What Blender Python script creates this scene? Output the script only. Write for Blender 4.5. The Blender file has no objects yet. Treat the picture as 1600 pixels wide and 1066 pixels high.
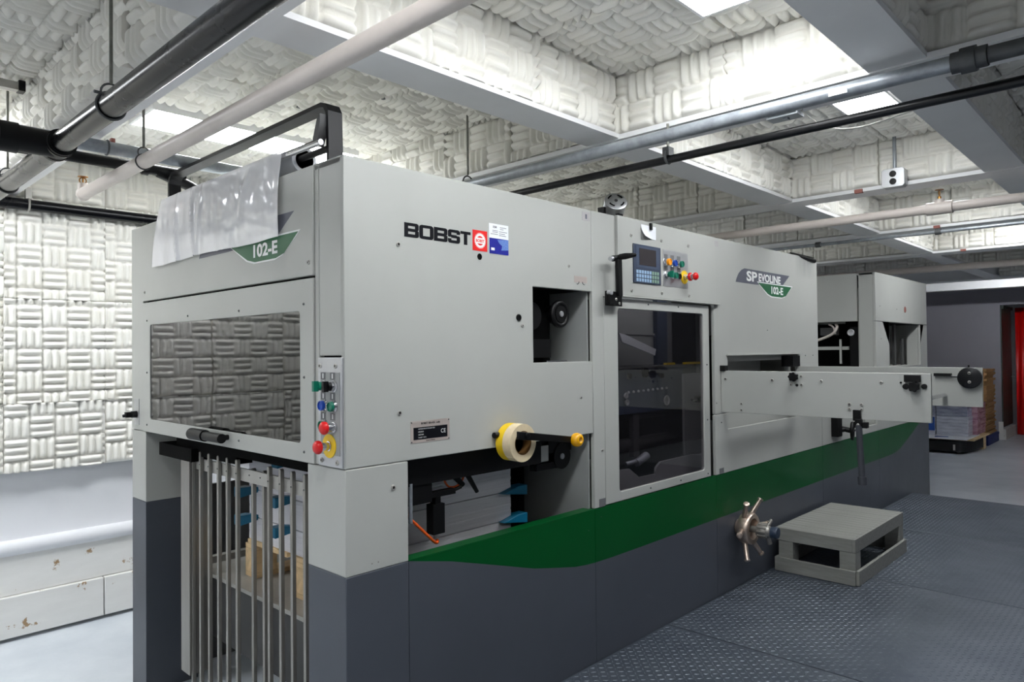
import bpy, bmesh, math, random
import numpy as np
from mathutils import Vector, Matrix
random.seed(7)
rng = np.random.default_rng(7)
PI = math.pi
SC = bpy.context.scene
COL = SC.collection

# ------------------------------------------------------------------ camera, world, exposure
CAM = Vector((-1.2701, -1.9567, 1.406))
cam_d = bpy.data.cameras.new('camera')
cam_d.sensor_width = 36.0
cam_d.lens = 24.832
cam_d.clip_start = 0.05
cam_d.clip_end = 60
cam = bpy.data.objects.new('camera', cam_d)
COL.objects.link(cam)
_r = Vector((0.69058, -0.72319, -0.01004)); _u = Vector((-0.00426, -0.01794, 0.99983)); _f = Vector((0.72324, 0.69042, 0.01547))
_m = Matrix(((_r.x, _u.x, -_f.x), (_r.y, _u.y, -_f.y), (_r.z, _u.z, -_f.z))).to_4x4()
_m.translation = CAM
cam.matrix_world = _m
SC.camera = cam

world = bpy.data.worlds.new('world')
SC.world = world
world.use_nodes = True
world.node_tree.nodes['Background'].inputs[0].default_value = (0.8, 0.87, 1.0, 1)
world.node_tree.nodes['Background'].inputs[1].default_value = 0.05
SC.view_settings.view_transform = 'Standard'
SC.view_settings.look = 'None'
SC.view_settings.gamma = 1.0
SC.view_settings.use_curve_mapping = False
SC.view_settings.exposure = 0.0
LAMP = 30.0           # radiance of the ceiling light diffusers

# ------------------------------------------------------------------ materials
def lin(c):
    return tuple(((v / 255) / 12.92 if v / 255 <= 0.04045 else ((v / 255 + 0.055) / 1.055) ** 2.4) for v in c) + (1,)

def mat(name, rgb, rough=0.5, metal=0.0, var=0.0, vscale=6.0, bump=0.0, bscale=80.0, spec=0.5, coat=0.0, emit=None, stretch=None, rgb2=None, objvar=0.0):
    m = bpy.data.materials.new(name)
    m.use_nodes = True
    nt = m.node_tree; N = nt.nodes; L = nt.links
    b = N['Principled BSDF']
    c = lin(rgb)
    b.inputs['Base Color'].default_value = c
    b.inputs['Roughness'].default_value = rough
    b.inputs['Metallic'].default_value = metal
    b.inputs['Specular IOR Level'].default_value = spec
    b.inputs['Coat Weight'].default_value = coat
    b.inputs['Coat Roughness'].default_value = 0.12
    if emit:
        b.inputs['Emission Color'].default_value = (1, 1, 1, 1)
        b.inputs['Emission Strength'].default_value = emit
    if var or bump or objvar:
        tc = N.new('ShaderNodeTexCoord')
        src = tc.outputs['Object']
        if stretch:
            mp = N.new('ShaderNodeMapping'); mp.inputs['Scale'].default_value = stretch
            L.new(src, mp.inputs['Vector']); src = mp.outputs['Vector']
    if var:
        n = N.new('ShaderNodeTexNoise'); n.inputs['Scale'].default_value = vscale; n.inputs['Detail'].default_value = 6
        n.inputs['Roughness'].default_value = 0.62
        L.new(src, n.inputs['Vector'])
        r = N.new('ShaderNodeValToRGB')
        r.color_ramp.elements[0].position = 0.3; r.color_ramp.elements[1].position = 0.72
        c2 = lin(rgb2) if rgb2 else tuple(v * (1 - var) for v in c[:3]) + (1,)
        r.color_ramp.elements[0].color = c2; r.color_ramp.elements[1].color = c
        L.new(n.outputs['Fac'], r.inputs['Fac'])
        out = r.outputs['Color']
        if objvar:
            oi = N.new('ShaderNodeObjectInfo')
            hv = N.new('ShaderNodeHueSaturation')
            mr = N.new('ShaderNodeMapRange'); mr.inputs[3].default_value = 1 - objvar; mr.inputs[4].default_value = 1 + objvar * 0.4
            L.new(oi.outputs['Random'], mr.inputs[0]); L.new(mr.outputs[0], hv.inputs['Value'])
            L.new(out, hv.inputs['Color']); out = hv.outputs['Color']
        L.new(out, b.inputs['Base Color'])
        rr = N.new('ShaderNodeMapRange'); rr.inputs[3].default_value = min(1, rough + 0.08); rr.inputs[4].default_value = max(0.02, rough - 0.05)
        L.new(n.outputs['Fac'], rr.inputs[0]); L.new(rr.outputs[0], b.inputs['Roughness'])
    if bump:
        n2 = N.new('ShaderNodeTexNoise'); n2.inputs['Scale'].default_value = bscale; n2.inputs['Detail'].default_value = 3
        L.new(src, n2.inputs['Vector'])
        bp = N.new('ShaderNodeBump'); bp.inputs['Strength'].default_value = bump; bp.inputs['Distance'].default_value = 0.002
        L.new(n2.outputs['Fac'], bp.inputs['Height']); L.new(bp.outputs['Normal'], b.inputs['Normal'])
    return m

M = {}
M['white'] = mat('press_white_paint', (173, 174, 169), 0.38, var=0.04, vscale=3, bump=0.12, bscale=700, spec=0.45)
M['grey'] = mat('press_grey_paint', (76, 80, 88), 0.34, var=0.08, vscale=3, bump=0.1, bscale=600, spec=0.25)
M['green'] = mat('press_green_paint', (2, 76, 32), 0.3, var=0.08, vscale=3, bump=0.06, bscale=500, spec=0.2)
M['steelgrey'] = mat('inner_sheet_metal', (150, 152, 150), 0.5, var=0.1, vscale=4)
M['darkgrey'] = mat('dark_grey_metal', (62, 62, 62), 0.45, var=0.15, vscale=5)
M['black'] = mat('black_plastic', (10, 10, 11), 0.42, var=0.2, vscale=9, spec=0.25)
M['blackgloss'] = mat('black_gloss', (12, 13, 17), 0.28, var=0.2, vscale=9, spec=0.4)
M['blackpipe'] = mat('black_painted_pipe', (11, 12, 17), 0.25, var=0.3, vscale=4, spec=0.28)
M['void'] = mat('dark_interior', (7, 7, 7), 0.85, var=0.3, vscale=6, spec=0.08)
M['chrome'] = mat('chrome', (215, 215, 218), 0.16, 1.0, var=0.1, vscale=30)
M['steel'] = mat('brushed_steel_bar', (150, 147, 141), 0.36, 0.6, var=0.15, vscale=14, stretch=(1, 1, 0.15))
M['rail'] = mat('zinc_rail', (176, 174, 168), 0.45, 0.4, var=0.12, vscale=12)
M['galv'] = mat('galvanised_steel', (168, 174, 180), 0.32, 0.45, var=0.35, vscale=22)
M['iron'] = mat('dark_iron_fitting', (92, 94, 95), 0.5, 0.3, var=0.4, vscale=16, bump=0.3, bscale=120)
M['bronze'] = mat('worn_nickel_wheel', (196, 178, 164), 0.3, 0.8, var=0.25, vscale=16)
M['alu'] = mat('aluminium_plate', (196, 197, 199), 0.35, 0.7, var=0.12, vscale=9)
M['red'] = mat('red_button', (214, 16, 18), 0.32, var=0.08, vscale=9)
M['yellow'] = mat('yellow_disc', (236, 196, 12), 0.42, var=0.08, vscale=9)
M['btngreen'] = mat('green_button', (8, 112, 88), 0.3, var=0.08, vscale=9)
M['btnblue'] = mat('blue_button', (24, 72, 170), 0.3, var=0.08, vscale=9)
M['btnorange'] = mat('orange_button', (248, 156, 10), 0.3, var=0.08, vscale=9)
M['icon'] = mat('icon_grey', (104, 104, 106), 0.6, var=0.1, vscale=20)
M['knob'] = mat('amber_knob', (232, 168, 10), 0.22, var=0.15, vscale=12, spec=0.6)
M['logogrey'] = mat('decal_grey', (84, 86, 98), 0.45, var=0.04)
M['logogreen'] = mat('decal_green', (10, 92, 52), 0.45, var=0.04)
M['letter'] = mat('decal_white', (238, 240, 238), 0.5, var=0.03)
M['ink'] = mat('decal_black', (7, 8, 16), 0.5, var=0.05, spec=0.2)
M['decred'] = mat('decal_red', (222, 22, 16), 0.45, var=0.05)
M['poster'] = mat('label_paper', (234, 236, 240), 0.5, var=0.03)
M['posterblue'] = mat('label_blue', (16, 26, 146), 0.4, var=0.25, vscale=60)
M['posterfig'] = mat('label_blue_picture', (126, 164, 216), 0.5, var=0.8, vscale=320, rgb2=(30, 60, 160))
M['paper'] = mat('paper_sheets', (232, 230, 233), 0.75, var=0.12, vscale=3, stretch=(1, 1, 60), bump=0.5, bscale=6)
M['wood'] = mat('pallet_wood', (236, 204, 156), 0.62, var=0.3, vscale=5, stretch=(0.6, 6, 6), bump=0.2, bscale=30)
M['wedge'] = mat('blue_wedge_plastic', (8, 106, 140), 0.42, var=0.12, vscale=14)
M['orange'] = mat('orange_tube', (226, 92, 28), 0.35, var=0.1, vscale=20)
M['tape'] = mat('cream_tape', (226, 208, 172), 0.6, var=0.15, vscale=30, bump=0.1, bscale=200)
M['tapeyellow'] = mat('yellow_tape', (240, 200, 26), 0.5, var=0.1, vscale=20)
M['core'] = mat('cardboard_core', (120, 84, 40), 0.6, var=0.3, vscale=14)
M['stepwood'] = mat('grey_painted_wood', (146, 146, 140), 0.55, var=0.3, vscale=5, stretch=(9, 1, 9), bump=0.2, bscale=40)
M['foam'] = mat('acoustic_foam', (245, 244, 239), 0.85, var=0.05, vscale=2.2, bump=0.25, bscale=160, spec=0.2, objvar=0.05, rgb2=(238, 235, 225))
M['beam'] = mat('painted_beam', (236, 236, 236), 0.62, var=0.06, vscale=3, bump=0.08, bscale=90)
M['plain'] = mat('painted_plaster', (232, 233, 236), 0.7, var=0.05, vscale=2, bump=0.06, bscale=70)
M['hoop'] = mat('black_hoop', (9, 9, 12), 0.42, var=0.2, spec=0.3)
M['platelight'] = mat('pale_marking_plate', (172, 168, 168), 0.5, var=0.1)
M['nameplate'] = mat('name_plate_silver', (190, 178, 171), 0.4, 0.3, var=0.1)
M['lever'] = mat('grey_lever', (62, 64, 71), 0.5, var=0.15)
M['innergrey'] = mat('inner_grey_sheet', (112, 112, 112), 0.5, var=0.12)
M['backwall'] = mat('grey_wall', (140, 138, 146), 0.7, var=0.08, vscale=1.6, bump=0.06, bscale=70)
M['pvc'] = mat('cream_pipe', (214, 204, 196), 0.42, var=0.1, vscale=8)
M['brass'] = mat('brass', (170, 122, 60), 0.35, 1.0, var=0.2, vscale=20)
M['rod'] = mat('threaded_rod', (136, 136, 128), 0.5, 0.8, var=0.3, vscale=30)
M['clip'] = mat('brown_clip', (150, 92, 82), 0.6, var=0.2, vscale=30)
M['doorgreen'] = mat('dark_green_door', (40, 54, 50), 0.45, var=0.15, vscale=3)
M['doorred'] = mat('red_curtain', (214, 14, 8), 0.4, var=0.2, vscale=3)
M['card'] = mat('cardboard', (178, 134, 84), 0.8, var=0.35, vscale=8, stretch=(1, 1, 30))
M['bluepallet'] = mat('blue_pallet_paint', (16, 40, 110), 0.6, var=0.3, vscale=6)
M['seam'] = mat('gap_black', (5, 5, 5), 0.85, var=0.2, spec=0.1)
M['chain'] = mat('black_chain', (16, 16, 16), 0.5, 0.5, var=0.4, vscale=60)

# cast concrete / epoxy floor with faint scuffs
M['floor'] = mat('epoxy_floor', (222, 227, 232), 0.3, var=0.2, vscale=1.4, bump=0.05, bscale=30, rgb2=(192, 199, 206))
M['deck'] = mat('tread_plate_steel', (98, 105, 114), 0.44, 0.55, var=0.3, vscale=2.2, bump=0.12, bscale=260, rgb2=(74, 82, 94))
M['lug'] = mat('tread_plate_lugs', (104, 111, 120), 0.38, 0.55, var=0.3, vscale=2.2)

def board_material():
    m = mat('chipped_white_boards', (234, 233, 229), 0.5, var=0.08, vscale=3, stretch=(1, 1, 4), bump=0.1, bscale=50)
    nt = m.node_tree; N = nt.nodes; L = nt.links; b = N['Principled BSDF']
    old = b.inputs['Base Color'].links[0].from_socket
    tc = N.new('ShaderNodeTexCoord')
    n = N.new('ShaderNodeTexNoise'); n.inputs['Scale'].default_value = 9; n.inputs['Detail'].default_value = 8; n.inputs['Roughness'].default_value = 0.7
    L.new(tc.outputs['Object'], n.inputs['Vector'])
    r = N.new('ShaderNodeValToRGB'); r.color_ramp.elements[0].position = 0.625; r.color_ramp.elements[1].position = 0.655
    L.new(n.outputs['Fac'], r.inputs['Fac'])
    mx = N.new('ShaderNodeMixRGB'); mx.inputs[2].default_value = lin((160, 132, 98))
    L.new(r.outputs['Color'], mx.inputs[0]); L.new(old, mx.inputs[1]); L.new(mx.outputs[0], b.inputs['Base Color'])
    return m
M['boards'] = board_material()

def stained_white():
    m = mat('press_white_paint_stained', (173, 174, 169), 0.38, var=0.04, vscale=3, bump=0.12, bscale=700, spec=0.45)
    nt = m.node_tree; N = nt.nodes; L = nt.links; b = N['Principled BSDF']
    old = b.inputs['Base Color'].links[0].from_socket
    g = N.new('ShaderNodeNewGeometry'); sp = N.new('ShaderNodeSeparateXYZ'); L.new(g.outputs['Position'], sp.inputs[0])
    # an oily smear that runs down from the top right corner
    dx = N.new('ShaderNodeMath'); dx.operation = 'SUBTRACT'; dx.inputs[1].default_value = 3.83; L.new(sp.outputs['X'], dx.inputs[0])
    ax = N.new('ShaderNodeMath'); ax.operation = 'ABSOLUTE'; L.new(dx.outputs[0], ax.inputs[0])
    mx1 = N.new('ShaderNodeMapRange'); mx1.inputs[1].default_value = 0.2; mx1.inputs[2].default_value = 0.02; L.new(ax.outputs[0], mx1.inputs[0])
    mz = N.new('ShaderNodeMapRange'); mz.inputs[1].default_value = 1.90; mz.inputs[2].default_value = 2.05; L.new(sp.outputs['Z'], mz.inputs[0])
    mu = N.new('ShaderNodeMath'); mu.operation = 'MULTIPLY'; L.new(mx1.outputs[0], mu.inputs[0]); L.new(mz.outputs[0], mu.inputs[1])
    n = N.new('ShaderNodeTexNoise'); n.inputs['Scale'].default_value = 14
    mp = N.new('ShaderNodeMapping'); mp.inputs['Scale'].default_value = (1, 1, 0.2); L.new(g.outputs['Position'], mp.inputs[0]); L.new(mp.outputs[0], n.inputs['Vector'])
    m2 = N.new('ShaderNodeMath'); m2.operation = 'MULTIPLY'; L.new(mu.outputs[0], m2.inputs[0]); L.new(n.outputs['Fac'], m2.inputs[1])
    m3 = N.new('ShaderNodeMath'); m3.operation = 'MULTIPLY'; m3.inputs[1].default_value = 1.3; m3.use_clamp = True; L.new(m2.outputs[0], m3.inputs[0])
    mix = N.new('ShaderNodeMixRGB'); mix.inputs[2].default_value = lin((70, 68, 70))
    L.new(m3.outputs[0], mix.inputs[0]); L.new(old, mix.inputs[1]); L.new(mix.outputs[0], b.inputs['Base Color'])
    return m
M['stained'] = stained_white()

def glass(name, tint, gloss_ior=1.5, rough=0.03):
    m = bpy.data.materials.new(name); m.use_nodes = True
    nt = m.node_tree; N = nt.nodes; L = nt.links; N.clear()
    o = N.new('ShaderNodeOutputMaterial'); mx = N.new('ShaderNodeMixShader')
    t = N.new('ShaderNodeBsdfTransparent'); t.inputs[0].default_value = tint
    g = N.new('ShaderNodeBsdfGlossy'); g.inputs['Roughness'].default_value = rough; g.inputs[0].default_value = (1, 1, 1, 1)
    fr = N.new('ShaderNodeFresnel'); fr.inputs[0].default_value = gloss_ior
    # slightly wavy acrylic
    tc = N.new('ShaderNodeTexCoord'); n = N.new('ShaderNodeTexNoise'); n.inputs['Scale'].default_value = 2.2
    L.new(tc.outputs['Object'], n.inputs['Vector'])
    bp = N.new('ShaderNodeBump'); bp.inputs['Strength'].default_value = 0.05; bp.inputs['Distance'].default_value = 0.02
    L.new(n.outputs['Fac'], bp.inputs['Height']); L.new(bp.outputs[0], g.inputs['Normal'])
    gm = N.new('ShaderNodeNewGeometry'); ms = N.new('ShaderNodeMath'); ms.operation = 'MULTIPLY_ADD'; ms.inputs[1].default_value = -1.0; ms.inputs[2].default_value = 1.0
    L.new(gm.outputs['Backfacing'], ms.inputs[0]); mm = N.new('ShaderNodeMath'); mm.operation = 'MULTIPLY'
    L.new(ms.outputs[0], mm.inputs[0]); L.new(fr.outputs[0], mm.inputs[1])      # only the outer face mirrors
    L.new(mm.outputs[0], mx.inputs[0]); L.new(t.outputs[0], mx.inputs[1]); L.new(g.outputs[0], mx.inputs[2]); L.new(mx.outputs[0], o.inputs[0])
    return m
M['window'] = glass('smoked_acrylic', (0.16, 0.15, 0.16, 1), 1.58, 0.02)
M['doorglass'] = glass('tinted_door_acrylic', (0.7, 0.68, 0.7, 1), 1.55, 0.02)

def film_material():
    m = bpy.data.materials.new('clear_plastic_film'); m.use_nodes = True
    nt = m.node_tree; N = nt.nodes; L = nt.links; N.clear()
    o = N.new('ShaderNodeOutputMaterial')
    p = N.new('ShaderNodeBsdfPrincipled')
    p.inputs['Base Color'].default_value = lin((248, 247, 249)); p.inputs['Roughness'].default_value = 0.11
    p.inputs['Specular IOR Level'].default_value = 0.9
    t = N.new('ShaderNodeBsdfTransparent'); t.inputs[0].default_value = (0.93, 0.93, 0.94, 1)
    mx = N.new('ShaderNodeMixShader'); mx.inputs[0].default_value = 0.78
    tc = N.new('ShaderNodeTexCoord'); n = N.new('ShaderNodeTexNoise'); n.inputs['Scale'].default_value = 4; n.inputs['Detail'].default_value = 2.5
    mp = N.new('ShaderNodeMapping'); mp.inputs['Scale'].default_value = (1, 1.6, 0.8)
    L.new(tc.outputs['Object'], mp.inputs[0]); L.new(mp.outputs[0], n.inputs['Vector'])
    bp = N.new('ShaderNodeBump'); bp.inputs['Strength'].default_value = 0.35; bp.inputs['Distance'].default_value = 0.02
    L.new(n.outputs['Fac'], bp.inputs['Height']); L.new(bp.outputs[0], p.inputs['Normal'])
    L.new(t.outputs[0], mx.inputs[1]); L.new(p.outputs[0], mx.inputs[2]); L.new(mx.outputs[0], o.inputs[0])
    return m
M['film'] = film_material()

def wrap_material(name, rgb, rgb2):
    m = mat(name, rgb, 0.22, var=0.5, vscale=5, stretch=(1, 1, 5), bump=0.4, bscale=14, rgb2=rgb2)
    return m
M['wrap'] = wrap_material('film_wrapped_paper', (224, 226, 234), (178, 182, 196))
M['wrapgrey'] = wrap_material('film_wrapped_grey_paper', (176, 180, 196), (120, 124, 146))
M['wrappink'] = wrap_material('film_wrapped_pink_paper', (216, 180, 190), (150, 100, 124))
M['printblue'] = mat('printed_blue', (34, 84, 168), 0.4, var=0.4, vscale=6)
M['printred'] = mat('printed_red', (176, 74, 84), 0.4, var=0.4, vscale=9, rgb2=(120, 110, 150))

def lamp_material(name='light_diffuser', k=1.0):
    m = bpy.data.materials.new(name); m.use_nodes = True
    nt = m.node_tree; N = nt.nodes; L = nt.links; N.clear()
    o = N.new('ShaderNodeOutputMaterial'); e = N.new('ShaderNodeEmission')
    e.inputs[0].default_value = (0.94, 0.97, 1.0, 1); e.inputs[1].default_value = LAMP * k
    L.new(e.outputs[0], o.inputs[0])
    return m
M['lamp'] = lamp_material()
M['innerfill'] = lamp_material('inner_fill_light', 0.22)  # emission of the fill light added inside the press
M['rearfill'] = lamp_material('rear_fill_light', 0.4)  # reduced emission for the fill troffers added behind the press
M['lamptube'] = lamp_material('bare_lamp_tube', 7.0)
M['aislefill'] = lamp_material('aisle_fill_light', 0.2)  # weak emission for the unseen fill troffers added over the aisle

# ------------------------------------------------------------------ mesh helpers
class MB:
    def __init__(s): s.v = []; s.f = []; s.m = []; s.s = []
    def add(s, verts, faces, mi=0, smooth=False):
        o = len(s.v); s.v += [tuple(v) for v in verts]
        for f in faces:
            s.f.append(tuple(i + o for i in f)); s.m.append(mi); s.s.append(smooth)
        return s
    def box(s, x0, x1, y0, y1, z0, z1, mi=0):
        v = [(x, y, z) for x in (x0, x1) for y in (y0, y1) for z in (z0, z1)]
        return s.add(v, [(0, 1, 3, 2), (4, 6, 7, 5), (0, 4, 5, 1), (2, 3, 7, 6), (0, 2, 6, 4), (1, 5, 7, 3)], mi)
    @staticmethod
    def _p(axis, a, p):
        return (a, p[0], p[1]) if axis == 'x' else ((p[0], a, p[1]) if axis == 'y' else (p[0], p[1], a))
    def prism(s, pts, axis, a0, a1, mi=0):
        n = len(pts)
        v = [s._p(axis, a0, p) for p in pts] + [s._p(axis, a1, p) for p in pts]
        f = [tuple(range(n)), tuple(range(2 * n - 1, n - 1, -1))] + [(i, i + n, (i + 1) % n + n, (i + 1) % n) for i in range(n)]
        return s.add(v, f, mi)
    def holed(s, outer, inners, axis, a0, a1, mi=0):
        bm = bmesh.new(); loops = []
        edges = []
        for lp in [outer] + inners:
            vs = [bm.verts.new(s._p(axis, a0, p)) for p in lp]
            loops.append(vs)
            edges += [bm.edges.new((vs[i], vs[(i + 1) % len(vs)])) for i in range(len(vs))]
        bmesh.ops.triangle_fill(bm, use_beauty=True, edges=edges)
        bm.verts.index_update()
        v0 = [tuple(v.co) for v in bm.verts]; k = {'x': 0, 'y': 1, 'z': 2}[axis]
        v1 = []
        for c in v0:
            c = list(c); c[k] = a1; v1.append(tuple(c))
        n = len(v0); f = []
        for fc in bm.faces:
            ids = [v.index for v in fc.verts]
            f.append(tuple(ids)); f.append(tuple(i + n for i in reversed(ids)))
        for vs in loops:
            for i in range(len(vs)):
                a, b = vs[i].index, vs[(i + 1) % len(vs)].index
                f.append((a, b, b + n, a + n))
        bm.free()
        return s.add(v0 + v1, f, mi)
    @staticmethod
    def frame(d):
        d = Vector(d).normalized(); h = Vector((0, 0, 1)) if abs(d.z) < 0.9 else Vector((1, 0, 0))
        a = d.cross(h).normalized(); return d, a, d.cross(a).normalized()
    def lathe(s, p, d, prof, n=20, mi=0, smooth=True):
        d, a, b = s.frame(d); p = Vector(p); v = []; f = []
        for t, r in prof:
            for i in range(n):
                w = 2 * PI * i / n
                v.append(p + d * t + (a * math.cos(w) + b * math.sin(w)) * r)
        for j in range(len(prof) - 1):
            for i in range(n):
                f.append((j * n + i, j * n + (i + 1) % n, (j + 1) * n + (i + 1) % n, (j + 1) * n + i))
        s.add(v, f, mi, smooth)
        o = len(s.v) - len(v)
        if prof[0][1] > 1e-5: s.f.append(tuple(o + i for i in range(n))); s.m.append(mi); s.s.append(False)
        if prof[-1][1] > 1e-5: s.f.append(tuple(o + (len(prof) - 1) * n + i for i in range(n - 1, -1, -1))); s.m.append(mi); s.s.append(False)
        return s
    def cyl(s, p, q, r, r1=None, n=18, mi=0):
        d = Vector(q) - Vector(p)
        return s.lathe(p, d, [(0, r), (d.length, r if r1 is None else r1)], n, mi)
    def tube(s, pts, r, n=10, mi=0):
        pts = [Vector(p) for p in pts]; v = []; f = []; prev = None
        for i, p in enumerate(pts):
            d = (pts[min(i + 1, len(pts) - 1)] - pts[max(i - 1, 0)]).normalized()
            if prev is None: _, a, b = s.frame(d)
            else:
                a = (prev - d * prev.dot(d)).normalized(); b = d.cross(a)
            prev = a
            for k in range(n):
                w = 2 * PI * k / n; v.append(p + (a * math.cos(w) + b * math.sin(w)) * r)
        for j in range(len(pts) - 1):
            for i in range(n):
                f.append((j * n + i, j * n + (i + 1) % n, (j + 1) * n + (i + 1) % n, (j + 1) * n + i))
        L = len(pts) - 1
        s.add(v, f, mi, True)
        o = len(s.v) - len(v)
        s.f += [tuple(o + i for i in range(n)), tuple(o + L * n + i for i in range(n - 1, -1, -1))]; s.m += [mi, mi]; s.s += [False, False]
        return s
    def torus(s, p, d, R, r, n=28, m=10, mi=0, a0=0.0, a1=2 * PI):
        d, a, b = s.frame(d); p = Vector(p); v = []; f = []
        full = abs(a1 - a0 - 2 * PI) < 1e-6; nn = n if full else n + 1
        for i in range(nn):
            w = a0 + (a1 - a0) * i / n; e = a * math.cos(w) + b * math.sin(w)
            for k in range(m):
                u = 2 * PI * k / m; v.append(p + e * (R + r * math.cos(u)) + d * (r * math.sin(u)))
        for i in range(n):
            for k in range(m):
                i2 = (i + 1) % nn
                f.append((i * m + k, i2 * m + k, i2 * m + (k + 1) % m, i * m + (k + 1) % m))
        return s.add(v, f, mi, True)
    def ball(s, p, r, n=14, mi=0, sc=(1, 1, 1)):
        prof = []; v = []; f = []; k = n // 2
        for j in range(k + 1):
            t = PI * j / k
            for i in range(n):
                w = 2 * PI * i / n
                v.append((p[0] + r * sc[0] * math.sin(t) * math.cos(w), p[1] + r * sc[1] * math.sin(t) * math.sin(w), p[2] + r * sc[2] * math.cos(t)))
        for j in range(k):
            for i in range(n): f.append((j * n + i, j * n + (i + 1) % n, (j + 1) * n + (i + 1) % n, (j + 1) * n + i))
        return s.add(v, f, mi, True)

WLOC = {}
def link(o, parent, loc):
    COL.objects.link(o)
    pl = WLOC.get(parent.name, Vector()) if parent else Vector()
    if parent: o.parent = parent
    o.location = Vector(loc) - pl
    WLOC[o.name] = Vector(loc)
    return o

def build(mb, name, mats, parent=None, bevel=0.0, loc=None, seg=2, clean=True):
    me = bpy.data.meshes.new(name)
    v = np.array(mb.v, float)
    c = (v.min(0) + v.max(0)) / 2 if loc is None else np.array(loc, float)
    me.from_pydata([tuple(x) for x in (v - c)], [], mb.f)
    for m in (mats if isinstance(mats, (list, tuple)) else [mats]): me.materials.append(M[m])
    me.polygons.foreach_set('material_index', mb.m)
    me.polygons.foreach_set('use_smooth', mb.s)
    if clean:
        bm = bmesh.new(); bm.from_mesh(me)
        bmesh.ops.remove_doubles(bm, verts=bm.verts, dist=1e-5)
        bmesh.ops.recalc_face_normals(bm, faces=bm.faces)
        bm.to_mesh(me); bm.free()
    me.update()
    me.set_sharp_from_angle(angle=math.radians(48))
    o = bpy.data.objects.new(name, me)
    link(o, parent, c)
    if bevel:
        b = o.modifiers.new('bevel', 'BEVEL'); b.width = bevel; b.segments = seg; b.limit_method = 'ANGLE'; b.angle_limit = math.radians(50)
    return o

def thing(name, label, cat, loc, group=None):
    o = bpy.data.objects.new(name, None); link(o, None, loc)
    o.empty_display_size = 0.1
    o['label'] = label; o['category'] = cat
    if group: o['group'] = group
    return o
def tag(o, label, cat, group=None):
    o['label'] = label; o['category'] = cat
    if group: o['group'] = group
    return o
def struct(o):
    o['kind'] = 'structure'; return o
def stuff(o):
    o['kind'] = 'stuff'; return o
def box(name, m, parent, *b, bevel=0.0):
    return build(MB().box(*b), name, m, parent, bevel)
def inst(src, name, parent, loc, rot=(0, 0, 0)):
    o = src.copy() if isinstance(src, bpy.types.Object) else bpy.data.objects.new(name, src)
    o.name = name
    link(o, parent, loc); o.rotation_euler = rot
    return o
def mesh_only(mb, name, mats):
    o = build(mb, name, mats, loc=(0, 0, 0)); me = o.data; bpy.data.objects.remove(o); return me
def _glyphs(body, bold=0.0):
    cu = bpy.data.curves.new('t', 'FONT'); cu.body = body; cu.size = 1.0; cu.offset = bold; cu.extrude = 0.0; cu.resolution_u = 3
    o = bpy.data.objects.new('t', cu); COL.objects.link(o)
    dg = bpy.context.evaluated_depsgraph_get(); dg.update()
    me = bpy.data.meshes.new_from_object(o.evaluated_get(dg)); bpy.data.objects.remove(o); bpy.data.curves.remove(cu)
    return me
def fit_text(body, name, m, parent, side, d, p, q, bold=0.0):
    """flat lettering filling the box from p to q (lower left, upper right as the reader sees it) in the plane at depth d"""
    me = _glyphs(body, bold)
    v = np.array([x.co for x in me.vertices]); lo, hi = v.min(0), v.max(0)
    t = (v - lo) / np.where(hi - lo > 1e-9, hi - lo, 1)
    A = p[0] + (q[0] - p[0]) * t[:, 0]; B = p[1] + (q[1] - p[1]) * t[:, 1]
    W = np.stack([A, np.full(len(A), d), B], 1) if side == 'y' else np.stack([np.full(len(A), d), A, B], 1)
    c = (W.min(0) + W.max(0)) / 2
    for x, w in zip(me.vertices, W - c): x.co = w
    me.materials.clear(); me.materials.append(M[m]); me.update()
    o = bpy.data.objects.new(name, me); link(o, parent, c); return o
def text(body, name, m, parent, loc, size, side='y', xs=1.0, bold=0.0, align='LEFT'):
    me = _glyphs(body); v = np.array([x.co for x in me.vertices]); w = (v[:, 0].max() - v[:, 0].min()) * size * xs; h0, h1 = v[:, 1].min() * size, v[:, 1].max() * size
    bpy.data.meshes.remove(me)
    x0 = loc[0] - (w / 2 if align == 'CENTER' else 0)
    return fit_text(body, name, m, parent, 'y', loc[1], (x0, loc[2] + h0), (x0 + w, loc[2] + h1), bold / size)
RY = (PI / 2, 0, 0)          # local +Z -> world -Y
RX = (0, -PI / 2, 0)         # local +Z -> world -X
def rrect(x0, x1, z0, z1, r, n=5):
    out = []
    for cx, cz, a in ((x1 - r, z1 - r, 0), (x0 + r, z1 - r, 90), (x0 + r, z0 + r, 180), (x1 - r, z0 + r, 270)):
        for i in range(n + 1):
            w = math.radians(a + 90 * i / n); out.append((cx + r * math.cos(w), cz + r * math.sin(w)))
    return out
def rect(x0, x1, z0, z1): return [(x0, z0), (x1, z0), (x1, z1), (x0, z1)]

# shared small meshes, axis +Z
SCREW = mesh_only(MB().lathe((0, 0, 0), (0, 0, 1), [(-0.002, 1e-6), (-0.002, 0.0085), (0.003, 0.0085), (0.004, 0.0075), (0.004, 0.0042)], 14, 0)
                  .lathe((0, 0, 0), (0, 0, 1), [(0.004, 0.0045), (0.0015, 0.0042), (0.0015, 1e-6)], 10, 1), 'screw', ['rail', 'seam'])
RIVET = mesh_only(MB().lathe((0, 0, 0), (0, 0, 1), [(-0.001, 1e-6), (-0.001, 0.005), (0.0015, 0.0045), (0.0035, 0.0025), (0.004, 1e-6)], 10, 0), 'rivet', ['iron'])
def screw(parent, p, rot, s=1.0, me=None):
    o = inst(me or SCREW, 'screw', parent, p, rot); o.scale = (s, s, s); return o

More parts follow.
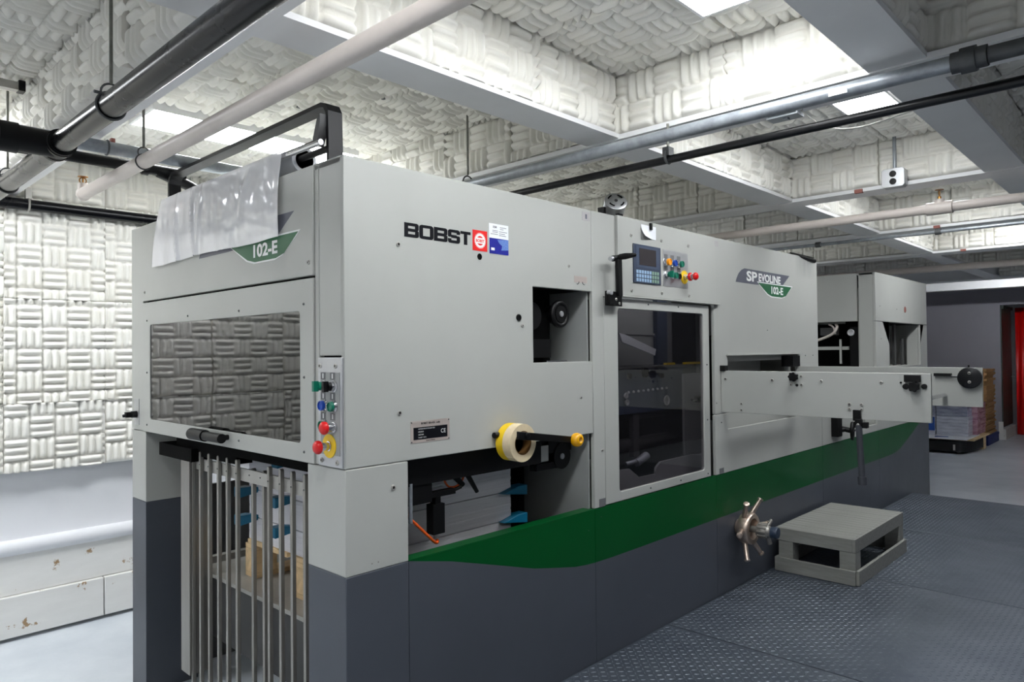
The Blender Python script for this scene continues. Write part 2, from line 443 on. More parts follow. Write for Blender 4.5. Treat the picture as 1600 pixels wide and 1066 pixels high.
# ------------------------------------------------------------------ acoustic foam panels
SQ = 0.13
_foam = {}
def foam_mesh(w, h, pu, pv):
    key = (round(w, 3), round(h, 3), pu, pv)
    if key in _foam: return _foam[key]
    nu = max(3, int(round(w / SQ * 14)) + 1); nv = max(3, int(round(h / SQ * 14)) + 1)
    u = np.linspace(0, w, nu); v = np.linspace(0, h, nv)
    U, V = np.meshgrid(u, v, indexing='ij')
    su = U / SQ + pu * 0.5; sv = V / SQ + pv * 0.5
    iu = np.floor(su + 1e-6); iv = np.floor(sv + 1e-6); fu = np.clip(su - iu, 0, 1); fv = np.clip(sv - iv, 0, 1)
    o = ((iu + iv) % 2) > 0.5
    a = np.where(o, fu, fv); b = np.where(o, fv, fu)
    prof = np.abs(np.sin(PI * 3 * b)) ** 0.75
    e = np.clip(np.minimum(a, 1 - a) / 0.26, 0, 1); tap = np.sqrt(np.clip(1 - (1 - e) ** 2, 0, 1))
    H = 0.002 + 0.038 * prof * (0.05 + 0.95 * tap)
    P = np.stack([U, V, H], -1).reshape(-1, 3)
    idx = np.arange(nu * nv).reshape(nu, nv)
    q = np.stack([idx[:-1, :-1], idx[1:, :-1], idx[1:, 1:], idx[:-1, 1:]], -1).reshape(-1, 4)
    ring = list(idx[:, 0]) + list(idx[-1, 1:]) + list(idx[-2::-1, -1]) + list(idx[0, -2:0:-1])
    nb = len(ring); base = P[ring].copy(); base[:, 2] = -0.022
    P = np.concatenate([P, base]); n0 = nu * nv
    f = [tuple(x) for x in q.tolist()]
    for k in range(nb):
        k2 = (k + 1) % nb; f.append((ring[k2], ring[k], n0 + k, n0 + k2))
    f.append(tuple(n0 + k for k in range(nb - 1, -1, -1)))
    me = bpy.data.meshes.new('foam_panel'); me.from_pydata(P.tolist(), [], f); me.materials.append(M['foam'])
    sm = np.zeros(len(f), bool); sm[:len(q)] = True
    me.polygons.foreach_set('use_smooth', sm); me.update()
    _foam[key] = me
    return me
def foam_area(parent, origin, U, V, w, h, size=0.52, wob=0.004, skip=None):
    """cover a w x h area, lower corner at origin, with separate foam panels"""
    U = Vector(U); V = Vector(V); Nn = U.cross(V)
    nu = max(1, int(math.ceil(w / size - 0.25))); nv = max(1, int(math.ceil(h / size - 0.25)))
    du, dv = w / nu, h / nv
    for i in range(nu):
        for j in range(nv):
            if skip and skip(i * du, j * dv, du, dv): continue
            me = foam_mesh(du - 0.0006, dv - 0.0006, random.choice((0, 1, 0)), random.choice((0, 1, 0)))
            flat = wob < 0.002
            p = Vector(origin) + U * (i * du + 0.0003) + V * (j * dv + 0.0003) + Nn * random.uniform(0, wob)
            o = bpy.data.objects.new('foam_panel', me); COL.objects.link(o)
            t = 0.0 if flat else random.uniform(-0.006, 0.006)
            R = Matrix((U, V, Nn)).transposed() @ Matrix.Rotation(t, 3, 'X')
            Mx = R.to_4x4(); Mx.translation = p - WLOC.get(parent.name, Vector())
            o.parent = parent; o.matrix_local = Mx
            WLOC[o.name] = p

# ================================================================== ROOM
FZ = -0.25; WY = 3.077; ZB = 2.35; ZC = 2.70; XW = 13.91; XF = -2.5; YR = -4.6
struct(box('floor', 'floor', None, XF, XW + 3.2, YR, WY + 0.1, FZ - 0.1, FZ))
ceiling = struct(box('ceiling', 'plain', None, XF, XW + 3.2, YR, WY + 0.1, ZC, ZC + 0.1))
wl = struct(box('wall_left', 'plain', None, XF, XW, WY, WY + 0.1, FZ, ZC))
wf = struct(box('wall_front', 'plain', None, XF - 0.1, XF, YR, WY + 0.1, FZ, ZC))
struct(box('wall_right', 'backwall', None, XF, XW + 3.2, YR - 0.1, YR, FZ, ZC))
wb = MB().box(XW, XW + 0.12, 0.45, WY + 0.1, FZ, ZC).box(XW, XW + 0.12, YR, -0.75, FZ, ZC).box(XW, XW + 0.12, -0.75, 0.45, 2.16, ZC)
struct(build(wb, 'wall_back', 'backwall'))
# corridor behind the doorway
struct(box('wall_back_corridor', 'plain', None, XW + 3.1, XW + 3.2, YR, WY, FZ, ZC))

# foam on the left wall (also seen mirrored in the viewing window)
WX = [-2.45, -1.94, -1.42, -0.87, -0.345, 0.185, 0.72, 1.25, 1.75]
for x0, w in zip(WX, np.diff(WX)):
    for (z0, h) in ((0.728, 0.402), (1.13, 0.62), (1.75, 0.60), (2.35, 0.30)):
        foam_area(wl, (x0, WY - 0.055, z0), (1, 0, 0), (0, 0, 1), w, h, 0.8, 0.001)
# round trim and two rows of chipped boards under the foam wall
t1 = struct(build(MB().cyl((XF, WY - 0.03, 0.285), (4.0, WY - 0.03, 0.285), 0.046, n=20), 'trim_1', 'plain'))
bb = struct(box('baseboard_left', 'boards', None, XF, 4.0, WY - 0.02, WY - 0.001, FZ + 0.02, 0.245))
for (x0, x1) in ((XF, -1.4), (-1.395, 0.9), (0.905, 4.0)):
    box('plank', 'boards', bb, x0, x1, WY - 0.045, WY - 0.02, 0.012, 0.245, bevel=0.004)
for (x0, x1) in ((XF, -1.9), (-1.896, 0.18), (0.186, 2.2), (2.206, 4.0)):
    box('plank', 'boards', bb, x0, x1, WY - 0.07, WY - 0.02, FZ + 0.022, 0.010, bevel=0.005)

# ------------------------------------------------------------------ waffle ceiling: beams and foam lined coffers
YB = [(-0.48, -0.29), (1.335, 1.555), (3.26, 3.43), (5.05, 5.37), (6.75, 7.0), (8.5, 8.75), (10.3, 10.55), (12.16, 12.4)]
XB = [(-2.58, -2.40), (-1.36, -1.18), (-0.14, 0.04)]
cells_y = [(YR, -2.58), (-2.40, -1.36), (-1.18, -0.14), (0.04, WY - 0.06)]
LZ0 = 2.35
ins = 0.058
for k, (y0, y1) in enumerate(XB):
    b = struct(build(MB().box(XF, 10.35, y0, y1, ZB + 0.006, ZB + 0.026).box(XF, 10.35, y0 + ins, y1, ZB + 0.026, ZC), 'ceiling_beam', 'beam'))
    for (xa, xb) in zip([XF] + [q[1] for q in YB[:6]], [q[0] for q in YB[:6]] + [8.5]):
        if k == 0 or xb <= xa: continue
        foam_area(b, (xa + 0.005, y0 + ins - 0.02, ZB + 0.030), (1, 0, 0), (0, 0, 1), xb - xa + 0.022, ZC - ZB - 0.055)
for k, (x0, x1) in enumerate(YB):
    last = k == 7
    mb = MB().box(x0 + (0.055 if k == 0 else 0), x1, YR, WY, ZB, ZB + 0.022).box(x0 + (0 if last else ins), x1, YR, WY, ZB + 0.022, ZC)
    b = struct(build(mb, 'ceiling_beam', 'beam'))
    if not last:
        for (ya, yb) in cells_y[1:]:
            if k > 5 and ya > 0: continue
            foam_area(b, (x0 + ins - 0.02, yb + 0.024, ZB + (0.003 if k == 0 else 0.028)), (0, -1, 0), (0, 0, 1), yb - ya + 0.02, ZC - ZB - (0.028 if k == 0 else 0.053))
    if k in (2, 3, 4):
        yc = {2: -0.542, 3: -0.555, 4: -0.40}[k]
        box('beam_clip', 'clip', b, x0 - 0.014, x0 + 0.012, yc - 0.022, yc + 0.022, ZB - 0.006, ZB + 0.016)

# ------------------------------------------------------------------ ceiling lights
def light(x0, x1, y0, y1, label, lamp='lamp', z=2.615, group='troffers in the ceiling coffers'):
    t = thing('ceiling_light', label, 'ceiling light', ((x0 + x1) / 2, (y0 + y1) / 2, z), group)
    build(MB().box(x0, x1, y0, y1, z + 0.012, (ZC - 0.001 if z > 2.6 else z + 0.08)).box(x0, x1, y0, y0 + 0.012, z, z + 0.012).box(x0, x1, y1 - 0.012, y1, z, z + 0.012)
          .box(x0, x0 + 0.012, y0 + 0.012, y1 - 0.012, z, z + 0.012).box(x1 - 0.012, x1, y0 + 0.012, y1 - 0.012, z, z + 0.012), 'housing', 'beam', t)
    box('diffuser', lamp, t, x0 + 0.0125, x1 - 0.0125, y0 + 0.0125, y1 - 0.0125, z + 0.002, z + 0.0118)
LIGHTS = [(-1.75, -0.75, -0.98, -0.70, 'white troffer left of the black pipe, over the aisle end of the press'),
          (-0.15, 1.068, -0.98, -0.70, 'white troffer cut off by the top edge of the photo'),
          (1.62, 2.66, -0.96, -0.70, 'white troffer seen between the galvanised pipe and the thin black pipe'),
          (3.50, 4.55, -0.96, -0.70, 'white troffer in the coffer above the outlet box'),
          (5.44, 6.50, -0.96, -0.70, 'white troffer in the coffer behind the sprinkler head'),
          (0.011, 1.20, 1.68, 2.02, 'long white troffer above the black hoop and plastic film'),
          (-1.95, -0.62, 2.15, 2.5, 'white troffer in the coffer left of the black pipe, near the foam wall'),
          (1.72, 2.92, 1.80, 2.10, 'added fill troffer hidden behind the press, second coffer along the foam wall', 'rearfill'),  # this row is added, out of sight, to brighten the rear coffers
          (3.60, 4.80, 1.80, 2.10, 'added fill troffer hidden behind the press, third coffer along the foam wall', 'rearfill'),
          (5.45, 6.65, 1.80, 2.10, 'added fill troffer hidden behind the press, fourth coffer along the foam wall', 'rearfill'),
          (-1.9, -0.70, -3.5, -3.22, 'unseen fill troffer added over the open aisle, before the front wall', 'aislefill'),  # aisle row: unseen, added as fill for the press side and deck
          (-0.1, 1.10, -3.5, -3.22, 'unseen fill troffer added over the open aisle, behind the camera', 'aislefill'),
          (1.75, 2.95, -3.5, -3.22, 'unseen fill troffer added over the open aisle, opposite the press door', 'aislefill'),
          (3.6, 4.8, -3.5, -3.22, 'unseen fill troffer added over the open aisle, opposite the step platform', 'aislefill'),
          (5.5, 6.6, -3.5, -3.22, 'unseen fill troffer added over the open aisle, opposite the feeder', 'aislefill'),
          (8.9, 10.0, -3.5, -3.22, 'unseen fill troffer added over the open aisle, nearest the grey wall', 'aislefill')]
for l in LIGHTS: light(*l)
sl = thing('assumed_strip_light', 'assumed strip light, out of view, brightening the last white beam', 'strip light', (10.72, -1.0, 2.5))  # lamp out of view, assumed so that the last beam is bright
build(MB().box(10.66, 10.80, -1.9, -0.17, 2.440, 2.455).box(10.66, 10.67, -1.9, -0.17, 2.455, 2.52).cyl((10.665, -0.5, 2.52), (10.665, -0.5, ZC), 0.006).cyl((10.665, -1.7, 2.52), (10.665, -1.7, ZC), 0.006), 'light_shield', 'beam', sl)  # tray added under the tubes to keep their light off the floor
for xx in (10.70, 10.75): build(MB().cyl((xx, -1.88, 2.48), (xx, -0.19, 2.48), 0.017), 'lamp_tube', 'lamptube', sl)
def no_light(cx0, cy0, fx, fy):
    def f(u, v, du, dv):
        xa, xb = cx0 + u, cx0 + u + du; ya, yb = cy0 - v - dv, cy0 - v
        return any(xa < l[1] - 0.02 and xb > l[0] + 0.02 and ya < l[3] - 0.02 and yb > l[2] + 0.02 for l in LIGHTS)
    return f
def ceil_patch(xa, xb, ya, yb):
    if xb - xa < 0.06 or yb - ya < 0.06: return
    foam_area(ceiling, (xa, yb, ZC - 0.025), (1, 0, 0), (0, -1, 0), xb - xa, yb - ya, 0.52, 0.012)
xs = [XF + 0.06] + [v for q in YB[:6] for v in (q[0] + ins - 0.03, q[1])]
xcells = [(xs[0], YB[0][0])] + [(YB[i][1], YB[i + 1][0] + 0.02) for i in range(0, 5)]
for ci, (xa, xb) in enumerate(xcells):
    for ri, (ya, yb) in enumerate(cells_y):
        if ri == 0 or (ri == 1 and ci > 3) or (ri == 3 and ci > 2): continue
        ls = [l for l in LIGHTS if l[0] > xa - 0.05 and l[1] < xb + 0.05 and l[2] > ya - 0.01 and l[3] < yb + 0.01]
        if ls:
            l = ls[0]
            ceil_patch(xa, xb, ya, l[2] - 0.004); ceil_patch(xa, xb, l[3] + 0.004, yb)
            ceil_patch(xa, l[0] - 0.004, l[2], l[3]); ceil_patch(l[1] + 0.004, xb, l[2], l[3])
        else:
            ceil_patch(xa, xb, ya, yb)

for (x, y) in ((-0.82, 1.25), (-0.67, 1.62), (0.35, 0.62), (0.55, 1.25), (0.78, 0.85), (0.2, 0.35), (1.05, 0.42), (0.72, -0.36), (2.1, 0.5)):
    build(MB().lathe((x, y, 2.655), (0, 0, -1), [(0, 0.006), (0.012, 0.011), (0.014, 1e-6)], 10), 'foam_pin', 'iron', ceiling)

# ================================================================== THE PRESS
press = thing('die_cutting_press', 'long white and grey die cutting press with a green stripe along its side', 'machine', (3.5, 0.97, FZ))
ZT = 2.05; ZP = 1.033; ZG = 0.687; DD = 1.94
G = 0.003

# --- delivery end: side cover with its square hand hole
cover = build(MB().prism([(0.0, ZP), (1.309, ZP), (1.309, 1.36), (0.908, 1.36), (0.908, 1.677), (1.309, 1.677), (1.309, ZT), (0.0, ZT)], 'y', 0.0, 0.02), 'delivery_side_cover', 'white', press, 0.003)
box('delivery_roof', 'white', press, 0.0, 1.309, 0.022, DD, ZT - 0.02, ZT)
box('bulkhead', 'steelgrey', press, 1.296, 1.308, 0.022, DD - 0.02, FZ, ZT - 0.021)
for (x, z, s) in ((0.216, 1.781, 1.0), (1.146, 1.781, 0.8), (0.841, 1.513, 0.85), (0.216, 1.201, 1.0), (1.222, 1.2, 0.7)):
    screw(cover, (x, -0.0005, z), RY, s)
build(MB().lathe((0.819, 0, 1.545), (0, -1, 0), [(0, 0.014), (0.004, 0.014), (0.005, 0.011), (0.001, 0.009), (0.001, 1e-6)], 18), 'cam_lock', 'black', cover)
build(MB().lathe((0.604, 0, 1.773), (0, -1, 0), [(-0.001, 0.012), (0.001, 0.0125), (0.0015, 1e-6)], 20), 'plug_hole', 'seam', cover)

# heavy extended lettering, built from bars
def word_sign(parent, x0, x1, z0, z1):
    H = z1 - z0; mb = MB(); Y0, Y1 = -0.0012, -0.0001
    wid = {'B': 1.0, 'O': 1.02, 'S': 0.93, 'T': 0.80}; total = sum(wid[c] for c in 'BOBST') + 4 * 0.035
    k = (x1 - x0) / total; x = x0; tv = 0.26; th = 0.215
    def ch(a0, a1, b0, b1, cut=(0, 0, 0, 0), c=0.0):
        # bar in letter units with optionally chamfered corners (bl, br, tr, tl)
        pts = []
        for cx, cz, s0, on in ((a0, b0, 180, cut[0]), (a1, b0, 270, cut[1]), (a1, b1, 0, cut[2]), (a0, b1, 90, cut[3])):
            if on:
                qx = cx + (on if s0 in (180, 90) else -on); qz = cz + (on if s0 in (180, 270) else -on)
                pts += [(qx + on * math.cos(math.radians(s0 + t)), qz + on * math.sin(math.radians(s0 + t))) for t in (0, 22, 45, 68, 90)]
            else: pts.append((cx, cz))
        mb.prism([(x + p * k, z0 + q * H) for p, q in pts], 'y', Y0, Y1)
    for c in 'BOBST':
        w = wid[c]
        if c == 'B':
            ch(0, tv, 0, 1)
            ch(tv, w - tv, 0, th); ch(tv, w - tv, 1 - th, 1); ch(tv, w - tv, 0.5 - th / 2, 0.5 + th / 2)
            ch(w - tv, w, 0, 0.49, (0, 0.16, 0.1, 0)); ch(w - tv, w - 0.01, 0.49, 1, (0, 0.1, 0.16, 0))
        elif c == 'O':
            ch(0, tv, 0, 1, (0.2, 0, 0, 0.2)); ch(w - tv, w, 0, 1, (0, 0.2, 0.2, 0))
            ch(tv, w - tv, 0, th); ch(tv, w - tv, 1 - th, 1)
        elif c == 'S':
            ch(0.0, tv, 0.45, 1, (0.1, 0, 0, 0.18)); ch(w - tv, w, 0, 0.55, (0, 0.18, 0.1, 0))
            ch(tv, w - tv, 0, th); ch(tv, w - tv, 1 - th, 1); ch(tv, w - tv, 0.5 - th / 2, 0.5 + th / 2)
            ch(0.0, tv, 0, 0.33, (0.18, 0, 0, 0)); ch(w - tv, w, 0.67, 1, (0, 0, 0.18, 0))
        else:
            ch(0, w, 1 - th, 1); ch(w / 2 - tv / 2, w / 2 + tv / 2, 0, 1 - th)
        x += (w + 0.035) * k
    return build(mb, 'lettering', 'ink', parent, clean=False)
word_sign(cover, 0.243, 0.557, 1.811, 1.861)
sq = build(MB().prism(rect(0.568, 0.645, 1.795, 1.874), 'y', -0.001, 0), 'emblem', 'decred', cover)
gear = MB(); cxg, czg = 0.6065, 1.8345
pts = []
for i in range(28):
    for (dw, rr) in ((0, 0.026), (0.35, 0.026), (0.42, 0.0305), (0.72, 0.0305)):
        w = 2 * PI * (i + dw) / 28; pts.append((cxg + rr * math.cos(w), czg + rr * math.sin(w)))
gear.holed(pts, [[(cxg + 0.0185 * math.cos(2 * PI * i / 24), czg + 0.0185 * math.sin(2 * PI * i / 24)) for i in range(24)]], 'y', -0.0016, -0.001)
gear.prism(rect(cxg - 0.024, cxg + 0.024, czg - 0.011, czg + 0.011), 'y', -0.0017, -0.001)
build(gear, 'gear_emblem', 'letter', cover)
text('BOBST', 'emblem_lettering', 'decred', cover, (cxg, -0.0019, czg - 0.0062), 0.0165, xs=0.92, bold=0.0006, align='CENTER')
stk = build(MB().prism(rect(0.656, 0.764, 1.791, 1.910), 'y', -0.0008, 0), 'contact_label', 'poster', cover)
build(MB().prism(rect(0.6565, 0.7635, 1.7915, 1.853), 'y', -0.0012, -0.0008), 'label_blue_half', 'posterblue', cover)
build(MB().prism([(0.70, 1.848), (0.763, 1.8525), (0.763, 1.812), (0.722, 1.808), (0.728, 1.825), (0.712, 1.835)], 'y', -0.0016, -0.0012), 'label_picture', 'posterfig', cover)
text('ESM', 'label_lettering', 'icon', cover, (0.677, -0.001, 1.893), 0.013, bold=0.0004)
for i, (xx, ww, zz) in enumerate(((0.716, 0.036, 1.897), (0.716, 0.02, 1.890), (0.674, 0.03, 1.882), (0.674, 0.03, 1.876), (0.71, 0.046, 1.880), (0.664, 0.04, 1.868), (0.71, 0.034, 1.872), (0.71, 0.04, 1.865))):
    build(MB().prism(rect(xx, xx + ww, zz, zz + 0.0022), 'y', -0.001, -0.0008), 'printed_line', 'icon', cover)
build(MB().prism(rect(0.666, 0.685, 1.805, 1.815), 'y', -0.0014, -0.0012), 'label_badge', 'letter', cover)
# small engraved plates
def plate(parent, x0, x1, z0, z1, m='alu', name='rating_plate', d=0.0012):
    return build(MB().prism(rect(x0, x1, z0, z1), 'y', -d, 0), name, m, parent)
plate(cover, 0.264, 0.443, 1.090, 1.167, 'nameplate')
build(MB().prism(rect(0.276, 0.432, 1.101, 1.144), 'y', -0.0018, -0.0012), 'plate_field', 'ink', cover)
text('BOBST BRASIL Ltda', 'plate_lettering', 'ink', cover, (0.3535, -0.0014, 1.1535), 0.0105, bold=0.0004, align='CENTER')
text('CE', 'ce_mark', 'letter', cover, (0.412, -0.002, 1.117), 0.021, xs=0.95, align='CENTER')
for i, (xx, zz, ln) in enumerate(((0.297, 1.136, 'AUTOPLATEN SP EVOLINE 102-E'), (0.297, 1.126, '0432 020 0'), (0.297, 1.116, 'ANO 2004'), (0.297, 1.106, '3 x 400 V  50 Hz'))):
    text(ln, 'plate_text', 'letter', cover, (xx, -0.002, zz), 0.0058, xs=0.9)
text('MADE IN BRAZIL', 'plate_lettering', 'ink', cover, (0.3535, -0.0014, 1.0935), 0.0055, bold=0.0002, align='CENTER')
for (x, z) in ((0.268, 1.162), (0.439, 1.162), (0.268, 1.094), (0.439, 1.094)): screw(cover, (x, -0.001, z), RY, 0.6, RIVET)
pl = plate(cover, 1.182, 1.274, 1.713, 1.741, 'nameplate')
build(MB().torus((1.203, -0.0014, 1.717), (0, 1, 0), 0.012, 0.0012, 10, 6, a0=0, a1=PI * 0.6).torus((1.252, -0.0014, 1.717), (0, 1, 0), 0.012, 0.0012, 10, 6, a0=0.4 * PI, a1=PI), 'arrow_marks', 'ink', cover)
plate(cover, 1.243, 1.298, 1.997, 2.036, 'platelight'); build(MB().prism(rect(1.266, 1.278, 2.005, 2.026), 'y', -0.002, -0.0012), 'printed_mark', 'logogrey', cover)

# hand hole interior
hole = MB().box(0.9, 1.13, 0.10, 0.14, 1.34, 1.70).box(0.9, 1.31, 0.021, 0.52, 1.68, 1.70).box(0.88, 0.905, 0.021, 0.52, 1.34, 1.70).box(0.88, 1.31, 0.5, 0.52, 1.34, 1.7)
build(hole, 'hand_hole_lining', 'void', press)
box('hand_hole_floor', 'white', press, 0.9, 1.296, 0.021, 0.5, 1.335, 1.357)
build(MB().box(1.06, 1.20, 0.06, 0.09, 1.359, 1.366).box(0.93, 0.96, 0.05, 0.07, 1.359, 1.367), 'catch_plate', 'chrome', press)
hw = build(MB().torus((1.145, 0.055, 1.572), (0, 1, 0), 0.05, 0.012, 28, 10).cyl((1.145, 0.10, 1.572), (1.145, 0.045, 1.572), 0.042, 0.038).cyl((1.145, 0.1, 1.572), (1.145, 0.4, 1.572), 0.016), 'hand_wheel', 'black', press)
build(MB().lathe((1.145, 0.045, 1.572), (0, -1, 0), [(0, 0.013), (0.004, 0.0125), (0.005, 1e-6)], 16), 'wheel_cap', 'alu', hw)
build(MB().cyl((0.98, 0.1, 1.56), (0.98, 0.07, 1.56), 0.06, n=26).box(0.93, 1.1, 0.07, 0.1, 1.38, 1.46), 'roller_bracket', 'black', press)

# end: posts, panels, viewing window
def end_panel(name, y0, y1, z0, z1, m='white', x0=-0.002, x1=0.02):
    return box(name, m, press, x0, x1, y0 + G / 2, y1 - G / 2, z0 + G / 2, z1 - G / 2, bevel=0.003)
end_panel('corner_post', 0.004, 0.150, 1.398, ZT, x0=0.0)
end_panel('corner_strip', 0.150, 0.178, ZP, ZT, x0=0.0)
up = end_panel('upper_end_panel', 0.178, 1.772, 1.672, ZT, x0=-0.006)
screw(up, (-0.0065, 0.207, 1.718), RX, 0.9); screw(up, (-0.0065, 1.743, 1.717), RX, 0.8)
end_panel('far_post', 1.775, DD, ZP, ZT)
box('gap_backing', 'seam', press, 0.022, 0.03, 0.03, DD - 0.02, ZP + 0.01, ZT - 0.03)
wfm = build(MB().holed(rect(0.180, 1.771, ZP + 0.001, 1.665), [rrect(0.268, 1.679, 1.097, 1.555, 0.014)], 'x', -0.006, 0.018), 'viewing_window_frame', 'white', press, 0.0025)
build(MB().prism(rrect(0.262, 1.685, 1.091, 1.561, 0.014), 'x', -0.0015, 0.003), 'window_pane', 'window', wfm)
for (y, z) in ((1.222, 1.579), (0.729, 1.578), (0.24, 1.578), (0.239, 1.326), (0.242, 1.069), (0.734, 1.069), (1.221, 1.071), (1.715, 1.069), (1.713, 1.323), (1.712, 1.576)):
    screw(wfm, (-0.0065, y, z), RX, 1.0, RIVET)
# the backing must not fill the window: cut it by building dark cavity behind instead
bpy.data.objects.remove(bpy.data.objects['gap_backing'])
build(MB().holed(rect(0.03, DD - 0.02, ZP + 0.012, ZT - 0.03), [rect(0.25, 1.70, 1.08, 1.575)], 'x', 0.022, 0.03), 'inner_frame', 'seam', press)
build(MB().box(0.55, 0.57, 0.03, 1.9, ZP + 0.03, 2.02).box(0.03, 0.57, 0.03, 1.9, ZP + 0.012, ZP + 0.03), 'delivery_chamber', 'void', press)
build(MB().box(0.1, 0.4, 0.32, 0.5, 1.064, 1.16), 'delivery_parts_box', 'decred', press)
build(MB().box(0.09, 0.14, 0.60, 1.5, 1.20, 1.22).box(0.2, 0.24, 0.4, 1.6, 1.35, 1.38), 'gripper_bars', 'darkgrey', press)
hd = build(MB().cyl((-0.045, 0.80, 1.075), (-0.045, 1.085, 1.075), 0.019).cyl((-0.006, 0.83, 1.075), (-0.045, 0.83, 1.075), 0.011).cyl((-0.006, 1.05, 1.075), (-0.045, 1.05, 1.075), 0.011)
           .cyl((-0.045, 0.955, 1.075), (-0.045, 1.09, 1.075), 0.024), 'lift_handle', 'black', press)
# selector on the far post
sp = build(MB().box(-0.005, -0.002, 1.83, 1.895, 1.06, 1.19), 'selector_plate', 'alu', press)
build(MB().cyl((-0.005, 1.862, 1.112), (-0.03, 1.862, 1.112), 0.017, 0.016).box(-0.055, -0.028, 1.857, 1.882, 1.098, 1.124).cyl((-0.03, 1.87, 1.11), (-0.062, 1.886, 1.105), 0.012, 0.007), 'selector_knob', 'black', sp)
# push button box on the corner
pb = box('push_button_box', 'alu', press, -0.008, 0.018, 0.006, 0.149, ZP + 0.002, 1.394, bevel=0.003)
build(MB().box(-0.0095, -0.008, 0.016, 0.130, 1.075, 1.345), 'button_plate', 'steelgrey', pb)
for (y, z) in ((0.133, 1.366), (0.04, 1.366), (0.125, 1.054), (0.033, 1.053)): screw(pb, (-0.008, y, z), RX, 1.0)
for (y, z) in ((0.112, 1.333), (0.056, 1.333), (0.112, 1.267), (0.056, 1.267), (0.112, 1.201), (0.056, 1.201)):
    build(MB().box(-0.0105, -0.0095, y - 0.014, y + 0.014, z - 0.012, z + 0.012), 'icon_plate', 'icon', pb)
    build(MB().box(-0.0112, -0.0105, y - 0.0025, y + 0.0025, z - 0.008, z + 0.008), 'icon_mark', 'letter', pb)
def pushbutton(parent, p, d, cap, r=0.0155, ln=0.020, name='push_button'):
    p = Vector(p); d = Vector(d)
    mb = MB().lathe(p, d, [(0, r * 1.25), (0.004, r * 1.25), (0.006, r * 1.12), (ln * 0.55, r * 1.12), (ln * 0.55, r * 1.0)], 18, 0)
    mb.lathe(p, d, [(ln * 0.55, r * 1.06), (ln, r * 1.06), (ln + 0.001, r * 0.9), (ln - 0.003, r * 0.82), (ln - 0.0035, 1e-6)], 18, 1)
    return build(mb, name, ['chrome', cap], parent, clean=False)
def selector(parent, p, d, side_v, cap, r=0.015, ln=0.018):
    p = Vector(p); d = Vector(d); s = Vector(side_v)
    mb = MB().lathe(p, d, [(0, r * 1.25), (0.004, r * 1.25), (0.006, r * 1.08), (ln, r * 1.08), (ln, 1e-6)], 18, 0)
    mb.lathe(p + d * ln, d, [(0, r), (0.01, r * 0.95), (0.01, 1e-6)], 18, 1)
    a = p + d * (ln + 0.008); up_ = Vector((0, 0, 1))
    vs = [a + s * sx * 0.006 + up_ * sz * 0.017 + d * dd for dd in (0, 0.018) for sx in (-1, 1) for sz in (-1, 1)]
    mb.add(vs, [(0, 1, 3, 2), (4, 6, 7, 5), (0, 4, 5, 1), (2, 3, 7, 6), (0, 2, 6, 4), (1, 5, 7, 3)], 1)
    return build(mb, 'selector_switch', ['chrome', cap], parent, clean=False)
def mushroom(parent, p, d, r=0.02, ln=0.022, disc=0.0, name='emergency_stop'):
    p = Vector(p); d = Vector(d); mb = MB()
    if disc: mb.lathe(p, d, [(0, disc), (0.003, disc), (0.0032, 1e-6)], 26, 2)
    mb.lathe(p, d, [(0.001, 0.0165), (0.006, 0.0165), (0.007, 0.0135), (ln, 0.0135), (ln, 1e-6)], 18, 0)
    mb.lathe(p, d, [(ln, 0.012), (ln + 0.003, r * 0.92), (ln + 0.007, r), (ln + 0.014, r * 0.97), (ln + 0.02, r * 0.72), (ln + 0.023, r * 0.35), (ln + 0.0235, 1e-6)], 22, 1)
    return build(mb, name, ['chrome', 'red', 'yellow'], parent, clean=False)
D = (-1, 0, 0)
selector(pb, (-0.0095, 0.104, 1.300), D, (0, 1, 0), 'btngreen'); selector(pb, (-0.0095, 0.045, 1.300), D, (0, 1, 0), 'black')
pushbutton(pb, (-0.0095, 0.101, 1.236), D, 'btnblue'); pushbutton(pb, (-0.0095, 0.045, 1.235), D, 'btngreen')
pushbutton(pb, (-0.0095, 0.101, 1.170), D, 'btngreen'); mushroom(pb, (-0.0095, 0.045, 1.168), D, 0.0215, 0.03, name='stop_button')
mushroom(pb, (-0.0095, 0.076, 1.104), D, 0.0225, 0.034, 0.039)

# lower legs of the delivery end
def legs(y0, y1, x1, parts):
    for nm, z0, z1, m in parts:
        build(MB().prism([(0.0, y0), (0.0, y1), (0.022, y1), (0.022, y0 + 0.022), (x1, y0 + 0.022), (x1, y0)], 'z', z0, z1), nm, m, press, 0.003)
LP = (('leg_upper_cover', ZG, ZP - 0.002, 'white'), ('leg_lower_cover', FZ, ZG - 0.0006, 'grey'))
legs(0.0, 0.231, 0.252, LP)
for nm, z0, z1, m in LP:
    build(MB().prism([(0.0, 1.751), (0.0, 1.939), (0.25, 1.939), (0.25, 1.751)], 'z', z0, z1), nm, m, press, 0.003)
    build(MB().box(0.0225, 0.25, 0.209, 0.231, z0, z1), 'leg_inner_side', m, press)
for (x, z, s) in ((0.187, 0.95, 1.1),): screw(press, (x, -0.0005, z), RY, s)
for x in (0.10, 0.125): screw(press, (x, -0.0005, 0.712), RY, 0.35)
